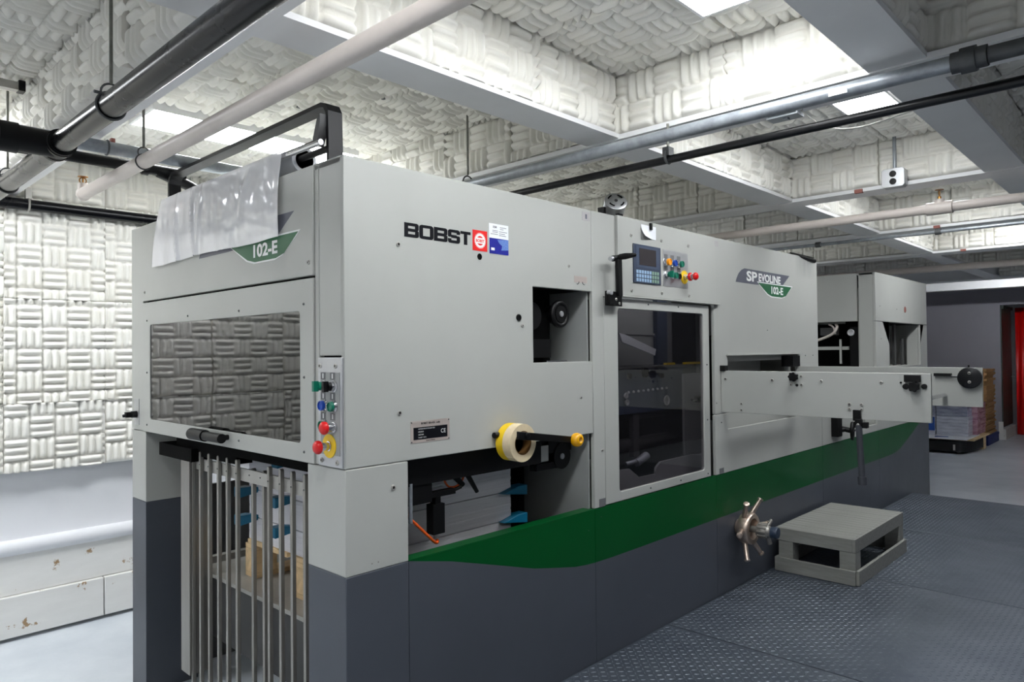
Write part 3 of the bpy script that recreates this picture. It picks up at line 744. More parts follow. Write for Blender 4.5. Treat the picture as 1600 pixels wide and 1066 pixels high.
# far side panel and inner walls of the delivery
box('far_side_panel', 'innergrey', press, 0.25, 1.295, DD - 0.02, DD - 0.001, FZ, 0.70)
box('pile_back_plate', 'darkgrey', press, 1.0, 1.295, 0.46, 0.475, FZ, ZP)
build(MB().box(1.24, 1.275, 0.40, 0.455, 0.45, ZP).box(0.99, 1.01, 0.45, 0.46, 0.4, ZP), 'lift_chain', 'chain', press)
build(MB().box(0.26, 1.0, 0.045, 0.14, 0.93, ZP - 0.004).box(0.26, 1.29, 0.1, 0.5, 1.0, ZP - 0.003).box(0.262, 0.40, 0.05, 0.1, 0.86, 0.93), 'jogger_beam', 'black', press)
build(MB().box(0.03, 0.12, 1.28, 1.66, 0.925, 0.985).box(0.05, 0.3, 0.24, 1.5, 0.985, ZP - 0.003).box(0.06, 0.13, 0.9, 1.3, 0.95, 1.0), 'front_stop_beam', 'void', press)
# sensor, air tubes and clamp levers in the side opening
sn = build(MB().box(0.41, 0.465, 0.055, 0.095, 0.735, 0.845).box(0.425, 0.45, 0.06, 0.09, 0.845, 0.875).box(0.36, 0.52, 0.055, 0.085, 0.872, 0.892).cyl((0.52, 0.07, 0.882), (0.56, 0.07, 0.89), 0.007), 'sensor', 'black', press)
build(MB().cyl((0.437, 0.075, 0.737), (0.437, 0.075, 0.715), 0.009).cyl((0.30, 0.05, 0.80), (0.30, 0.05, 0.94), 0.008), 'sensor_fitting', 'galv', sn)
def arc(pts, n=8):
    pts = [Vector(p) for p in pts]; out = []
    for i in range(len(pts) - 1):
        p0 = pts[max(i - 1, 0)]; p1 = pts[i]; p2 = pts[i + 1]; p3 = pts[min(i + 2, len(pts) - 1)]
        for k in range(n):
            t = k / n
            out.append(0.5 * ((2 * p1) + (p2 - p0) * t + (2 * p0 - 5 * p1 + 4 * p2 - p3) * t * t + (3 * p1 - p0 - 3 * p2 + p3) * t ** 3))
    return out + [pts[-1]]
build(MB().tube(arc([(0.27, 0.07, 0.845), (0.32, 0.06, 0.80), (0.39, 0.06, 0.735), (0.425, 0.065, 0.705), (0.442, 0.07, 0.703), (0.437, 0.075, 0.722)]), 0.0055), 'air_tube', 'orange', press)
build(MB().tube(arc([(0.52, 0.09, 1.02), (0.575, 0.085, 0.985), (0.59, 0.085, 0.93), (0.56, 0.085, 0.895), (0.515, 0.09, 0.895), (0.49, 0.1, 0.94)]), 0.004), 'air_tube', 'orange', press)
build(MB().cyl((0.49, 0.085, 0.975), (0.58, 0.08, 0.893), 0.014, 0.010).cyl((0.60, 0.085, 0.94), (0.655, 0.08, 0.855), 0.011, 0.008), 'clamp_lever', 'black', press)
build(MB().cyl((0.495, 0.082, 0.972), (0.495, 0.065, 0.972), 0.010), 'blue_fitting', 'btnblue', press)
# pulley and block under the crank
build(MB().cyl((1.19, 0.13, 0.935), (1.19, 0.085, 0.935), 0.058, n=26).box(1.02, 1.19, 0.09, 0.13, 0.885, 0.915).box(1.10, 1.26, 0.09, 0.13, 0.955, 1.03), 'pulley', 'black', press)
build(MB().cyl((1.185, 0.084, 0.935), (1.185, 0.079, 0.935), 0.013), 'pulley_cap', 'alu', press)
box('bearing_block', 'white', press, 1.005, 1.09, 0.08, 0.14, 0.925, 0.995, bevel=0.003)
# crank with amber knob under the hand hole
ck = build(MB().cyl((0.735, -0.002, 1.083), (0.735, -0.125, 1.083), 0.0112).cyl((0.66, -0.012, 1.083), (0.70, -0.012, 1.083), 0.012)
           .prism([(0.69, 1.072), (1.02, 1.028), (1.03, 1.052), (0.69, 1.103)], 'y', -0.118, -0.104), 'crank', 'black', press, 0.002)
kn = MB(); kn.lathe((1.028, -0.104, 1.04), (0, -1, 0), [(0.0, 0.008), (0.004, 0.02), (0.014, 0.0275), (0.026, 0.029), (0.038, 0.026), (0.045, 0.019), (0.045, 0.0125), (0.035, 0.009), (0.03, 1e-6)], 24)
build(kn, 'crank_knob', 'knob', ck, clean=False)

# --- grille gate in the delivery opening
gate = build(MB().box(0.072, 0.082, 0.36, 1.37, 0.885, 0.936), 'gate_rail', 'rail', press)
build(MB().box(0.05, 0.13, 1.345, 1.435, -0.05, 0.962).box(0.045, 0.05, 1.34, 1.436, -0.05, 0.955), 'gate_side_plate', 'steel', press)
bar_y = [1.342, 1.256, 1.165, 1.071, 0.984, 0.895, 0.809, 0.716, 0.622, 0.532, 0.446, 0.355]
for i, y in enumerate(bar_y):
    zt = 0.972 if i not in (6, 7) else 0.942
    x0 = 0.056 if i not in (6, 7) else 0.083
    w = 0.0085
    pts = [(y - w, -0.22), (y + w, -0.22), (y + w, zt - 0.008)] + [(y + w * math.cos(t), zt - 0.008 + 0.008 * math.sin(t)) for t in np.linspace(0.3, PI - 0.3, 5)] + [(y - w, zt - 0.008)]
    b = build(MB().prism(pts, 'x', x0, x0 + 0.0155), 'gate_bar', 'steel', press, 0.0015)
    if i not in (6, 7): screw(gate, (x0, y, 0.915), RX, 0.7, RIVET)
    else: screw(gate, (0.072, y, 0.915), RX, 0.7, RIVET)
build(MB().box(0.05, 0.09, 0.3, 1.42, -0.24, -0.21).box(0.04, 0.10, 0.24, 0.6, -0.2, -0.17), 'gate_sill', 'rail', press)

# --- decals of the model name
def decal(parent, side, ax, ay, w, h, full=True):
    """parallelogram and green tab; (ax, ay) lower left corner of the grey field"""
    k = w / 0.80; kz = h / 0.155
    if side == 'y':
        T = lambda a, b: (ax + a * k, ay + b * kz)
        lay = lambda n: (-0.0006 * n, -0.0006 * (n - 1))
    else:
        T = lambda a, b: (ax - a * k, ay + b * kz)
        lay = lambda n: (-0.006 - 0.0006 * n, -0.006 - 0.0006 * (n - 1))
    g = [T(0, 0.063), T(0.012, 0.085), T(0.04, 0.118), T(0.08, 0.142), T(0.12, 0.154), T(0.80, 0.154), T(0.69, 0.086), T(0.67, 0.078), T(0.62, 0.075), T(0.28, 0.063)]
    build(MB().prism(g, side, *lay(1)), 'decal_field', 'logogrey', parent)
    rim = [T(0.29, 0.084), T(0.845, 0.084), T(0.81, 0.06), T(0.72, 0.006), T(0.66, -0.006), T(0.50, -0.006), T(0.44, 0.008)]
    build(MB().prism(rim, side, *lay(2)), 'decal_edge', 'letter', parent)
    gr = [T(0.305, 0.078), T(0.83, 0.078), T(0.80, 0.058), T(0.73, 0.012), T(0.67, 0), T(0.51, 0), T(0.45, 0.012)]
    build(MB().prism(gr, side, *lay(3)), 'decal_tab', 'logogreen', parent)
    def tx(body, a0, a1, b0, b1):
        d = lay(2)[0] - 0.0004 if body != '102-E' else lay(4)[0] - 0.0002
        p, q = T(a0, b0), T(a1, b1)
        fit_text(body, 'decal_lettering', 'letter', parent, side, d, p, q, 0.035)
    tx('SP', 0.145, 0.295, 0.078, 0.142); tx('EVOLINE', 0.315, 0.65, 0.086, 0.138); tx('102-E', 0.50, 0.685, 0.016, 0.066)
decal(up, 'x', 1.102, 1.756, 0.80, 0.155)

# --- cutting unit
colp = build(MB().prism([(1.313, ZG + 0.002), (1.398, ZG + 0.002), (1.398, 1.66), (1.4965, 1.66), (1.4965, ZT), (1.313, ZT)], 'y', 0.0, 0.02), 'door_column_cover', 'white', press, 0.003)
screw(colp, (1.404 - 0.03, -0.0005, 0.948), RY, 0.8)
build(MB().prism(rect(1.347, 1.395, 0.690, 0.727), 'y', -0.001, 0), 'rating_plate', 'icon', colp)
cp = build(MB().box(1.499, 2.453, -0.014, 0.016, 1.672, ZT + 0.002).box(1.48, 2.50, -0.02, 0.01, 1.664, 1.6715), 'control_panel', 'white', press, 0.0025)
for (x, z) in ((1.61, 1.967), (1.883, 1.97), (2.154, 1.971), (1.61, 1.7), (1.882, 1.7), (2.156, 1.701)): screw(cp, (x, -0.0145, z), RY, 1.0)
m_hmi = mat('terminal_bezel', (52, 62, 82), 0.4, var=0.05); M['hmi'] = m_hmi
M['hmi2'] = mat('terminal_inner', (62, 74, 96), 0.4, var=0.05); M['screen'] = mat('dark_screen', (58, 54, 56), 0.15, var=0.05)
M['key'] = mat('key_blue', (150, 178, 206), 0.5, var=0.1); M['keyg'] = mat('key_green', (130, 158, 140), 0.5, var=0.1)
hmi = box('operator_terminal', 'hmi', cp, 1.622, 1.868, -0.020, -0.014, 1.739, 1.930, bevel=0.002)
YP = -0.014
box('terminal_field', 'hmi2', cp, 1.643, 1.848, YP - 0.0068, YP - 0.006, 1.816, 1.921)
box('terminal_screen', 'screen', cp, 1.670, 1.820, YP - 0.0078, YP - 0.0068, 1.828, 1.911)
kb = MB()
for r in range(3):
    for c in range(9):
        kx = 1.643 + c * 0.0232; kz = 1.787 - r * 0.0205
        kb.box(kx, kx + 0.0175, YP - 0.0072, YP - 0.006, kz, kz + 0.016, 1 if c > 5 else 0)
build(kb, 'keypad', ['key', 'keyg'], cp)
build(MB().box(1.896, 2.146, YP - 0.0016, YP, 1.738, 1.927), 'button_plate', 'alu', cp)
D = (0, -1, 0)
for (x, z) in ((1.923, 1.893), (1.985, 1.893), (2.05, 1.893), (1.923, 1.833), (1.985, 1.833), (2.05, 1.830)):
    build(MB().box(x - 0.017, x + 0.017, YP - 0.0022, YP - 0.0016, z - 0.011, z + 0.011), 'icon_plate', 'icon', cp)
pushbutton(cp, (1.921, YP - 0.0016, 1.862), D, 'btnorange', 0.0165, 0.028); pushbutton(cp, (1.985, YP - 0.0016, 1.861), D, 'btnblue', 0.016, 0.024); pushbutton(cp, (2.05, YP - 0.0016, 1.861), D, 'btngreen', 0.016, 0.026)
selector(cp, (1.923, YP - 0.0016, 1.798), D, (1, 0, 0), 'btngreen', 0.0145); pushbutton(cp, (1.990, YP - 0.0016, 1.797), D, 'btngreen', 0.016, 0.026); pushbutton(cp, (2.052, YP - 0.0016, 1.797), D, 'black', 0.0145, 0.008)
mushroom(cp, (2.105, YP - 0.0016, 1.797), D, 0.0225, 0.028, 0.036)
mushroom(cp, (2.105, YP - 0.048, 1.797), D, 0.021, 0.012, name='stop_button_extension')
plate(press, 2.475, 2.52, 2.005, 2.035, 'platelight', 'rating_plate')
# black crank handle and hinge block on the column
ch = build(MB().box(1.381, 1.507, -0.03, -0.0205, 1.616, 1.684).box(1.385, 1.44, -0.045, -0.03, 1.62, 1.68)
           .prism([(1.443, 1.66), (1.473, 1.66), (1.469, 1.84), (1.437, 1.84)], 'y', -0.058, -0.04).cyl((1.41, -0.045, 1.833), (1.475, -0.045, 1.843), 0.014), 'crank_arm', 'black', press, 0.002)
build(MB().lathe((1.446, -0.05, 1.842), (0.12, -0.99, 0.03), [(0, 0.009), (0.012, 0.0135), (0.04, 0.015), (0.075, 0.011), (0.092, 0.008), (0.097, 1e-6)], 16), 'crank_grip', 'black', ch, clean=False)
build(MB().cyl((1.392, -0.045, 1.830), (1.412, -0.045, 1.834), 0.011).cyl((1.392, -0.031, 1.675), (1.392, -0.052, 1.675), 0.011), 'crank_bolt', 'alu', ch)
for (x, z) in ((1.434, 1.645), (1.483, 1.629)): screw(ch, (x, -0.046 if x < 1.44 else -0.0305, z), RY, 0.8)
# sliding door
df = build(MB().holed(rect(1.402, 2.402, 0.692, 1.656), [rrect(1.513, 2.336, 0.736, 1.609, 0.018)], 'y', 0.002, 0.024), 'sliding_door_frame', 'white', press, 0.0025)
build(MB().prism(rrect(1.507, 2.342, 0.730, 1.615, 0.018), 'y', 0.008, 0.012), 'door_pane', 'doorglass', df)
for (x, z) in ((1.779, 1.638), (2.07, 1.637), (2.371, 1.323), (2.369, 1.013), (2.367, 0.711), (2.072, 0.714), (1.779, 0.716)): screw(df, (x, 0.0015, z), RY, 1.0, RIVET)
box('door_track', 'seam', press, 2.404, 2.456, 0.03, 0.05, ZG, 1.662)
# what shows through the tinted door
box('platen_frame', 'darkgrey', press, 1.33, 3.9, 0.92, 0.95, ZG, 1.75)
build(MB().box(2.06, 2.49, 0.40, 0.5, 1.32, 1.72).box(2.075, 2.485, 0.39, 0.40, 1.50, 1.51), 'inner_side_plate', 'steelgrey', press)
box('inner_column', 'hmi', press, 2.45, 2.56, 0.37, 0.5, 1.30, 1.72)
box('inner_pillar', 'innergrey', press, 2.62, 2.70, 0.42, 0.5, 1.3, 1.72)
build(MB().box(1.9, 2.66, 0.32, 0.38, 1.05, 1.305), 'platen_beam', 'hmi', press)
build(MB().box(1.9, 2.75, 0.30, 0.45, 1.306, 1.318), 'beam_ledge', 'innergrey', press)
box('inner_guard', 'steelgrey', press, 2.60, 2.84, 0.28, 0.295, 0.66, 1.26)
build(MB().cyl((2.74, 0.28, 1.10), (2.74, 0.24, 1.10), 0.022).cyl((2.66, 0.262, 1.10), (2.74, 0.262, 1.10), 0.008), 'guard_knob', 'black', press)
build(MB().prism([(1.62, 0.692), (2.56, 0.692), (2.56, 0.80), (2.494, 0.795), (2.388, 0.803), (2.061, 0.803), (2.015, 0.775), (2.008, 0.743), (1.843, 0.746), (1.839, 0.755), (1.76, 0.802), (1.62, 0.808)], 'y', 0.115, 0.128), 'lower_guard', 'steelgrey', press)
for (xa, xb) in ((2.40, 2.50), (2.62, 2.86)):
    build(MB().box(xa, xb, 0.28, 0.30, 1.319, 1.332), 'yellow_strip', 'yellow', press)
for (x, z, rr, yy) in ((2.022, 1.156, 0.013, 0.31), (2.029, 1.118, 0.013, 0.31), (2.445, 1.106, 0.026, 0.31)):
    build(MB().torus((x, yy - 0.002, z), (0, 1, 0), rr, 0.005, 16, 8).cyl((x, 0.319, z), (x, yy, z), rr * 0.8), 'shaft_end', 'alu', press)
for (x, z, rr) in ((2.06, 1.262, 0.016), (2.22, 1.28, 0.03), (2.40, 1.255, 0.014)):
    build(MB().cyl((x, 0.319, z), (x, 0.305, z), rr), 'bore', 'seam', press)
build(MB().prism([(1.951, 1.504), (2.0, 1.499), (2.321, 1.413), (2.309, 1.377), (1.979, 1.454)], 'y', 0.30, 0.312), 'inner_arm', 'poster', press)
for i in range(9):
    build(MB().ball((2.05 + i * 0.05, 0.312, 1.172 + i * 0.001), 0.008, 8), 'link_pin', 'alu', press)
build(MB().box(1.85, 2.6, 0.40, 0.9, 0.98, 1.0).box(1.9, 2.55, 0.35, 0.4, 0.86, 0.90).box(2.12, 2.18, 0.33, 0.36, 0.80, 1.04), 'chase_table', 'darkgrey', press)
build(MB().cyl((1.95, 0.2, 0.80), (2.05, 0.2, 0.83), 0.022).cyl((1.88, 0.22, 0.80), (1.96, 0.2, 0.81), 0.012), 'lower_fitting', 'galv', press)
build(MB().cyl((1.55, 0.16, 1.70), (2.75, 0.16, 1.70), 0.014), 'inner_fill_tube', 'innerfill', press)  # glowing tube added out of sight to brighten the parts behind the door
# cover right of the door, with the slot of the slide-out frame
cc = build(MB().prism([(2.459, ZP + 0.003), (2.62, ZP + 0.003), (2.62, 1.375), (3.66, 1.375), (3.66, ZP + 0.003), (4.035, ZP + 0.003), (4.035, 2.064), (2.459, 2.055)], 'y', 0.0, 0.02), 'cutting_side_cover', 'stained', press, 0.003)
for (x, z, s) in ((2.475, 1.10, 0.7), (3.17, 1.53, 0.7), (3.79, 1.36, 0.9), (3.93, 1.36, 0.9)): screw(cc, (x, -0.0005, z), RY, s, RIVET)
box('slot_lip', 'white', press, 2.60, 3.69, -0.012, -0.0005, 1.372, 1.378)
decal(cc, 'y', 2.735, 1.752, 0.80, 0.155)
build(MB().holed(rect(2.625, 3.66, 1.18, 1.372), [rect(2.68, 3.58, 1.15 + 0.06, 1.335)], 'y', 0.05, 0.065), 'slot_frame', 'white', press)
build(MB().box(3.50, 3.62, -0.03, 0.05, 1.288, 1.36), 'slot_stop', 'black', press)
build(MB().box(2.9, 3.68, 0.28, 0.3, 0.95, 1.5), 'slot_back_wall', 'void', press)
build(MB().box(2.9, 3.5, 0.2, 0.24, 1.0, 1.33), 'stripping_board', 'steelgrey', press)
box('cutting_roof', 'white', press, 1.313, 4.035, 0.022, DD, ZT - 0.03, ZT)
build(MB().tube([(3.61, 0.02, 2.066), (3.72, 0.012, 2.062), (3.86, 0.0, 2.052), (3.98, -0.006, 2.046)], 0.014, 8).box(3.60, 3.99, 0.0, 0.09, 2.068, 2.074), 'oily_roof_seal', 'black', press)
box('cutting_end_wall', 'white', press, 4.02, 4.034, 0.022, DD, FZ, 2.03)
# lower covers
lc = build(MB().prism([(2.459, ZG + 0.0015), (4.087, ZG + 0.0015), (4.087, 0.94), (2.612, 0.94), (2.612, ZP), (2.459, ZP)], 'y', 0.0, 0.02), 'lower_side_cover', 'white', press, 0.003)
screw(lc, (2.53, -0.0005, 0.985), RY, 0.9, RIVET)
plate(lc, 2.497, 2.551, 0.690, 0.722, 'icon', 'rating_plate')
box('waste_flap', 'white', press, 2.63, 4.0, 0.08, 0.10, 0.9, 1.2)
build(MB().prism([(4.091, ZG + 0.0015), (5.378, ZG + 0.0015), (5.378, 0.748), (4.56, 0.752), (4.56, 1.15), (4.091, 1.15)], 'y', 0.0, 0.02), 'lower_side_cover', 'white', press, 0.003)
box('table_guard', 'white', press, 4.56, 5.378, 0.10, 0.12, 0.70, 1.2)
w2 = build(MB().torus((4.46, -0.09, 0.772), (0.25, -1, 0), 0.062, 0.012, 24, 8).cyl((4.44, -0.005, 0.79), (4.46, -0.1, 0.772), 0.02).cyl((4.40, -0.09, 0.772), (4.52, -0.09, 0.772), 0.009).cyl((4.46, -0.09, 0.715), (4.46, -0.09, 0.83), 0.009), 'side_lay_wheel', 'black', press)
build(MB().box(4.27, 4.36, -0.05, -0.001, 0.74, 0.89).box(4.30, 4.47, -0.045, -0.02, 0.87, 0.90).cyl((4.36, -0.03, 0.78), (4.44, -0.04, 0.78), 0.016), 'wheel_bracket', 'black', press)
# grey plinth and green stripe, one sheet per module
gb = [(0.253, 0.686), (0.45, 0.642), (0.651, 0.585), (0.90, 0.513), (1.063, 0.480), (1.17, 0.459), (1.245, 0.451), (1.311, 0.4465), (1.46, 0.443), (1.674, 0.442), (2.459, 0.441)]
def seg(pts, a, b):
    out = [p for p in pts if a < p[0] < b]
    def at(x):
        for p, q in zip(pts, pts[1:]):
            if p[0] <= x <= q[0]: return p[1] + (q[1] - p[1]) * (x - p[0]) / (q[0] - p[0])
        return pts[-1][1]
    return [(a, at(a))] + out + [(b, at(b))]
full = gb + [(4.09, 0.440), (5.41, 0.439), (5.72, 0.439), (5.86, 0.444), (6.02, 0.463), (6.45, 0.575), (6.80, ZG)]
for (a, b) in ((0.253, 1.313), (1.316, 2.457), (2.460, 4.087), (4.091, 5.405), (5.409, 7.05)):
    s = seg(full, a, min(b, 6.80))
    lower = [(a, FZ)] + [(b, FZ)] + ([(b, ZG)] if b > 6.8 else []) + s[::-1]
    build(MB().prism(lower, 'y', 0.0, 0.02), 'plinth_panel', 'grey', press)
    top = [(min(b, 6.795), ZG), (a, ZG)] if a > 0.3 else [(b, ZG)]
    gp = build(MB().prism(s + top, 'y', 0.0, 0.02), 'stripe_panel', 'green', press)
    if a < 0.3: build(MB().box(0.2535, 1.311, 0.0, 0.055, ZG, ZG + 0.002), 'stripe_lip', 'green', press)
for (x, z) in ((1.265, 0.60), (1.36, 0.645), (2.30, 0.66), (2.50, 0.55)): screw(press, (x, -0.0005, z), RY, 0.5, RIVET)

# --- slide-out frame: near and far side plates with their levers
SX = 2.53
sp1 = build(MB().prism([(-0.002, 1.046), (-0.002, 1.285), (-1.076, 1.283), (-1.076, 1.047)], 'x', SX, SX + 0.02), 'slide_side_plate', 'white', press, 0.002)
for (y, z, s) in ((-0.03, 1.238, 0.9), (-0.305, 1.237, 0.9), (-0.568, 1.237, 0.9), (-0.858, 1.236, 0.9), (-0.403, 1.259, 0.8), (-0.464, 1.26, 0.8), (-0.409, 1.214, 0.8), (-0.465, 1.215, 0.8),
                  (-0.125, 1.099, 0.8), (-0.124, 1.063, 0.8), (-0.707, 1.122, 0.9), (-0.707, 1.097, 0.9), (-0.765, 1.122, 0.9), (-0.765, 1.097, 0.9)):
    screw(sp1, (SX - 0.0005, y, z), RX, s * 1.15)
def star_knob(p, r=0.022):
    mb = MB().cyl(Vector(p), Vector(p) + Vector((-0.016, 0, 0)), 0.012)
    pts = []
    for i in range(28):
        w = 2 * PI * i / 28; rr = r * (1 + 0.13 * math.cos(7 * w)); pts.append((p[1] + rr * math.cos(w), p[2] + rr * math.sin(w)))
    return mb.prism(pts, 'x', p[0] - 0.034, p[0] - 0.012)
build(star_knob((SX, -0.430, 1.258), 0.024), 'star_knob', 'black', sp1, 0.002)
build(MB().lathe((SX, -0.441, 1.212), (-1, 0, 0), [(0, 0.008), (0.003, 0.0075), (0.0035, 1e-6)], 12), 'plug', 'black', sp1)
build(star_knob((SX, -1.008, 1.220), 0.024).box(SX - 0.022, SX, -1.035, -0.965, 1.242, 1.276), 'latch_knob', 'black', sp1, 0.002)
build(MB().lathe((SX, -0.968, 1.219), (-1, 0, 0), [(0, 0.014), (0.01, 0.013), (0.012, 1e-6)], 14).lathe((SX, -1.048, 1.221), (-1, 0, 0), [(0, 0.013), (0.008, 0.012), (0.009, 1e-6)], 14).lathe((SX, -0.947, 1.238), (-1, 0, 0), [(0, 0.005), (0.006, 0.004), (0.007, 1e-6)], 10), 'stop_pin', 'black', sp1)
lv = build(MB().box(SX - 0.018, SX - 0.001, -0.764, -0.727, 1.04, 1.095).prism([(-0.738, 1.05), (-0.768, 1.05), (-0.775, 1.015), (-0.745, 1.012)], 'x', SX - 0.03, SX - 0.001).box(SX - 0.02, SX + 0.01, -0.795, -0.73, 1.005, 1.035), 'lever_bracket', 'black', sp1, 0.002)
build(MB().cyl((SX - 0.02, -0.756, 1.02), (SX - 0.02, -0.768, 0.76), 0.0155), 'lever_arm', 'lever', sp1)
build(MB().cyl((SX - 0.02, -0.768, 0.762), (SX - 0.02, -0.770, 0.722), 0.021), 'lever_foot', 'lever', sp1)
screw(sp1, (SX - 0.031, -0.756, 1.022), RX, 0.8)
build(MB().box(SX - 0.01, SX + 0.03, -0.03, 0.02, 1.283, 1.315), 'corner_stop', 'black', sp1)
SX2 = 3.60
sp2 = build(MB().prism([(-0.002, 1.05), (-0.002, 1.289), (-1.094, 1.286), (-1.094, 1.055)], 'x', SX2, SX2 + 0.02), 'slide_side_plate', 'white', press, 0.002)
fw = build(MB().lathe((SX2, -1.035, 1.227), (-1, 0, 0), [(0, 0.03), (0.012, 0.03), (0.014, 0.062), (0.034, 0.062), (0.036, 0.056), (0.036, 1e-6)], 30).cyl((SX2 - 0.02, -1.03, 1.285), (SX2 - 0.02, -1.03, 1.302), 0.005).cyl((SX2 - 0.02, -0.975, 1.232), (SX2 - 0.02, -0.94, 1.234), 0.005), 'adjusting_disc', 'blackgloss', sp2, clean=False)
for dz in (0.028, -0.024): screw(sp2, (SX2 - 0.0365, -1.035, 1.227 + dz), RX, 1.0)
build(MB().box(SX2 - 0.03, SX2 - 0.001, -0.94, -0.85, 1.235, 1.252), 'slide_lever', 'black', sp2)
build(MB().cyl((SX + 0.02, -0.15, 1.15), (SX2, -0.15, 1.15), 0.012).cyl((SX + 0.02, -0.9, 1.12), (SX2, -0.9, 1.12), 0.012), 'cross_rod', 'chrome', press)

# --- register hand wheel with six spokes
hwx, hwz = 2.71, 0.352
rw = MB().lathe((hwx, -0.004, hwz), (0, -1, 0), [(0.0, 0.045), (0.03, 0.05), (0.034, 0.088), (0.045, 0.093), (0.088, 0.093), (0.098, 0.086), (0.098, 0.062), (0.06, 0.056), (0.05, 0.02)], 32)
reg = build(rw, 'register_hand_wheel', 'bronze', press, clean=False)
for i in range(6):
    w = 2 * PI * i / 6
    e = Vector((math.cos(w), 0, math.sin(w))); p0 = Vector((hwx, -0.066, hwz)) + e * 0.085
    p1 = Vector((hwx, -0.105, hwz)) + e * 0.19
    L_ = (p1 - p0).length
    build(MB().lathe(p0, p1 - p0, [(0, 0.0165), (L_ * 0.9, 0.0125), (L_ * 0.92, 0.0175), (L_, 0.017), (L_ + 0.002, 0.012), (L_ + 0.002, 1e-6)], 14), 'spoke', 'bronze', reg, clean=False)
build(MB().lathe((hwx, -0.045, hwz), (0, -1, 0), [(0, 0.018), (0.08, 0.018), (0.082, 0.036), (0.10, 0.040), (0.13, 0.040), (0.15, 0.033), (0.155, 0.03), (0.165, 0.03)], 20), 'wheel_shaft', 'steel', reg, clean=False)
for i in range(10):
    w = 2 * PI * i / 10
    build(MB().cyl((hwx + 0.04 * math.cos(w), -0.138, hwz + 0.04 * math.sin(w)), (hwx + 0.036 * math.cos(w), -0.188, hwz + 0.036 * math.sin(w)), 0.007, n=8), 'shaft_tooth', 'steel', reg)
build(MB().cyl((hwx + 0.02, -0.18, hwz + 0.03), (hwx + 0.055, -0.185, hwz + 0.055), 0.010).cyl((hwx + 0.01, -0.18, hwz - 0.03), (hwx + 0.02, -0.19, hwz - 0.075), 0.013), 'shaft_stub', 'steel', reg)
M['bluecap'] = mat('dark_blue_cap', (44, 58, 78), 0.4, var=0.1)
build(MB().lathe((hwx, -0.21, hwz), (0, -1, 0), [(0, 0.032), (0.03, 0.034), (0.038, 0.03), (0.04, 1e-6)], 20), 'shaft_cap', 'bluecap', reg, clean=False)

# --- feeder tower
fx0, fx1, FT = 5.38, 7.05, 2.075
ft = build(MB().box(fx0, fx1, 0.0, 0.02, 1.646, FT), 'feeder_upper_cover', 'white', press, 0.003)
for (x, z) in ((5.50, 1.78), (6.0, 1.77), (5.52, 1.49)): screw(ft, (x, -0.0005, z), RY, 0.8, RIVET)
build(MB().lathe((6.27, 0, 1.775), (0, -1, 0), [(0, 0.03), (0.004, 0.028), (0.001, 0.02), (0.0, 1e-6)], 18), 'cover_lock', 'clip', ft)
build(MB().holed(rect(fx0, fx1, ZG + 0.0015, 1.643), [rect(5.755, 6.795, 1.236, 1.641)], 'y', 0.0, 0.02), 'feeder_side_cover', 'white', press, 0.003)
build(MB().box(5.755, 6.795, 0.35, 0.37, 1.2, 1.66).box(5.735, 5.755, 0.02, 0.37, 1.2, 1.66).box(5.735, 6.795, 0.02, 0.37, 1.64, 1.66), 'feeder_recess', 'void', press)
box('feeder_recess_wall', 'white', press, 6.775, 6.795, 0.021, 0.12, 1.236, 1.64)
build(MB().box(6.20, 6.24, 0.13, 0.15, 1.236, 1.64).box(6.42, 6.48, 0.14, 0.16, 1.236, 1.64).box(6.62, 6.68, 0.125, 0.14, 1.236, 1.50), 'chain_guide', 'darkgrey', press)
box('feeder_recess_sill', 'white', press, 5.755, 6.795, 0.0, 0.34, 1.22, 1.236)
build(MB().box(fx0, fx0 + 0.02, 0.021, 0.138, ZG, FT).box(fx0 + 0.02, fx0 + 0.05, 0.138, 0.152, ZG, 1.947), 'feeder_corner_post', 'white', press, 0.002)
box('feeder_front_cover', 'white', press, fx0 - 0.002, fx0 + 0.018, 0.153, DD, 1.648, FT, bevel=0.003)
box('feeder_roof', 'white', press, fx0, fx1, 0.021, DD, FT - 0.02, FT)
box('feeder_end_wall', 'white', press, fx1 - 0.02, fx1, 0.021, DD, FZ, FT)
box('feeder_mech_back', 'void', press, 5.72, 5.74, 0.16, DD, 1.2, 1.64)
build(MB().box(5.45, 5.70, 0.16, 0.24, 1.25, 1.6), 'valve_block', 'black', press)
build(MB().lathe((5.44, 0.225, 1.55), (-1, 0, 0), [(0, 0.03), (0.012, 0.03), (0.014, 0.026), (0.012, 0.024), (0.012, 1e-6)], 20), 'pressure_gauge', 'alu', press, clean=False)
build(MB().box(5.42, 5.46, 0.25, 0.9, 1.395, 1.425).box(5.40, 5.42, 0.30, 0.315, 1.27, 1.49), 'suction_bar', 'white', press)
build(MB().tube(arc([(5.45, 0.62, 1.47), (5.42, 0.5, 1.49), (5.41, 0.38, 1.54), (5.42, 0.34, 1.60), (5.45, 0.36, 1.63)]), 0.012).tube(arc([(5.45, 0.42, 1.63), (5.42, 0.37, 1.6), (5.43, 0.36, 1.54)]), 0.008), 'air_hose', 'pvc', press)
build(MB().box(5.45, 5.5, 0.35, 0.5, 1.53, 1.60), 'sucker_head', 'darkgrey', press)
build(MB().box(4.04, 5.46, 0.10, DD - 0.05, 1.205, 1.222), 'feed_table', 'white', press)
build(MB().box(1.31, 4.03, DD - 0.02, DD, FZ, 2.03).box(4.034, 7.04, DD - 0.02, DD, FZ, 1.19), 'rear_cover', 'white', press)

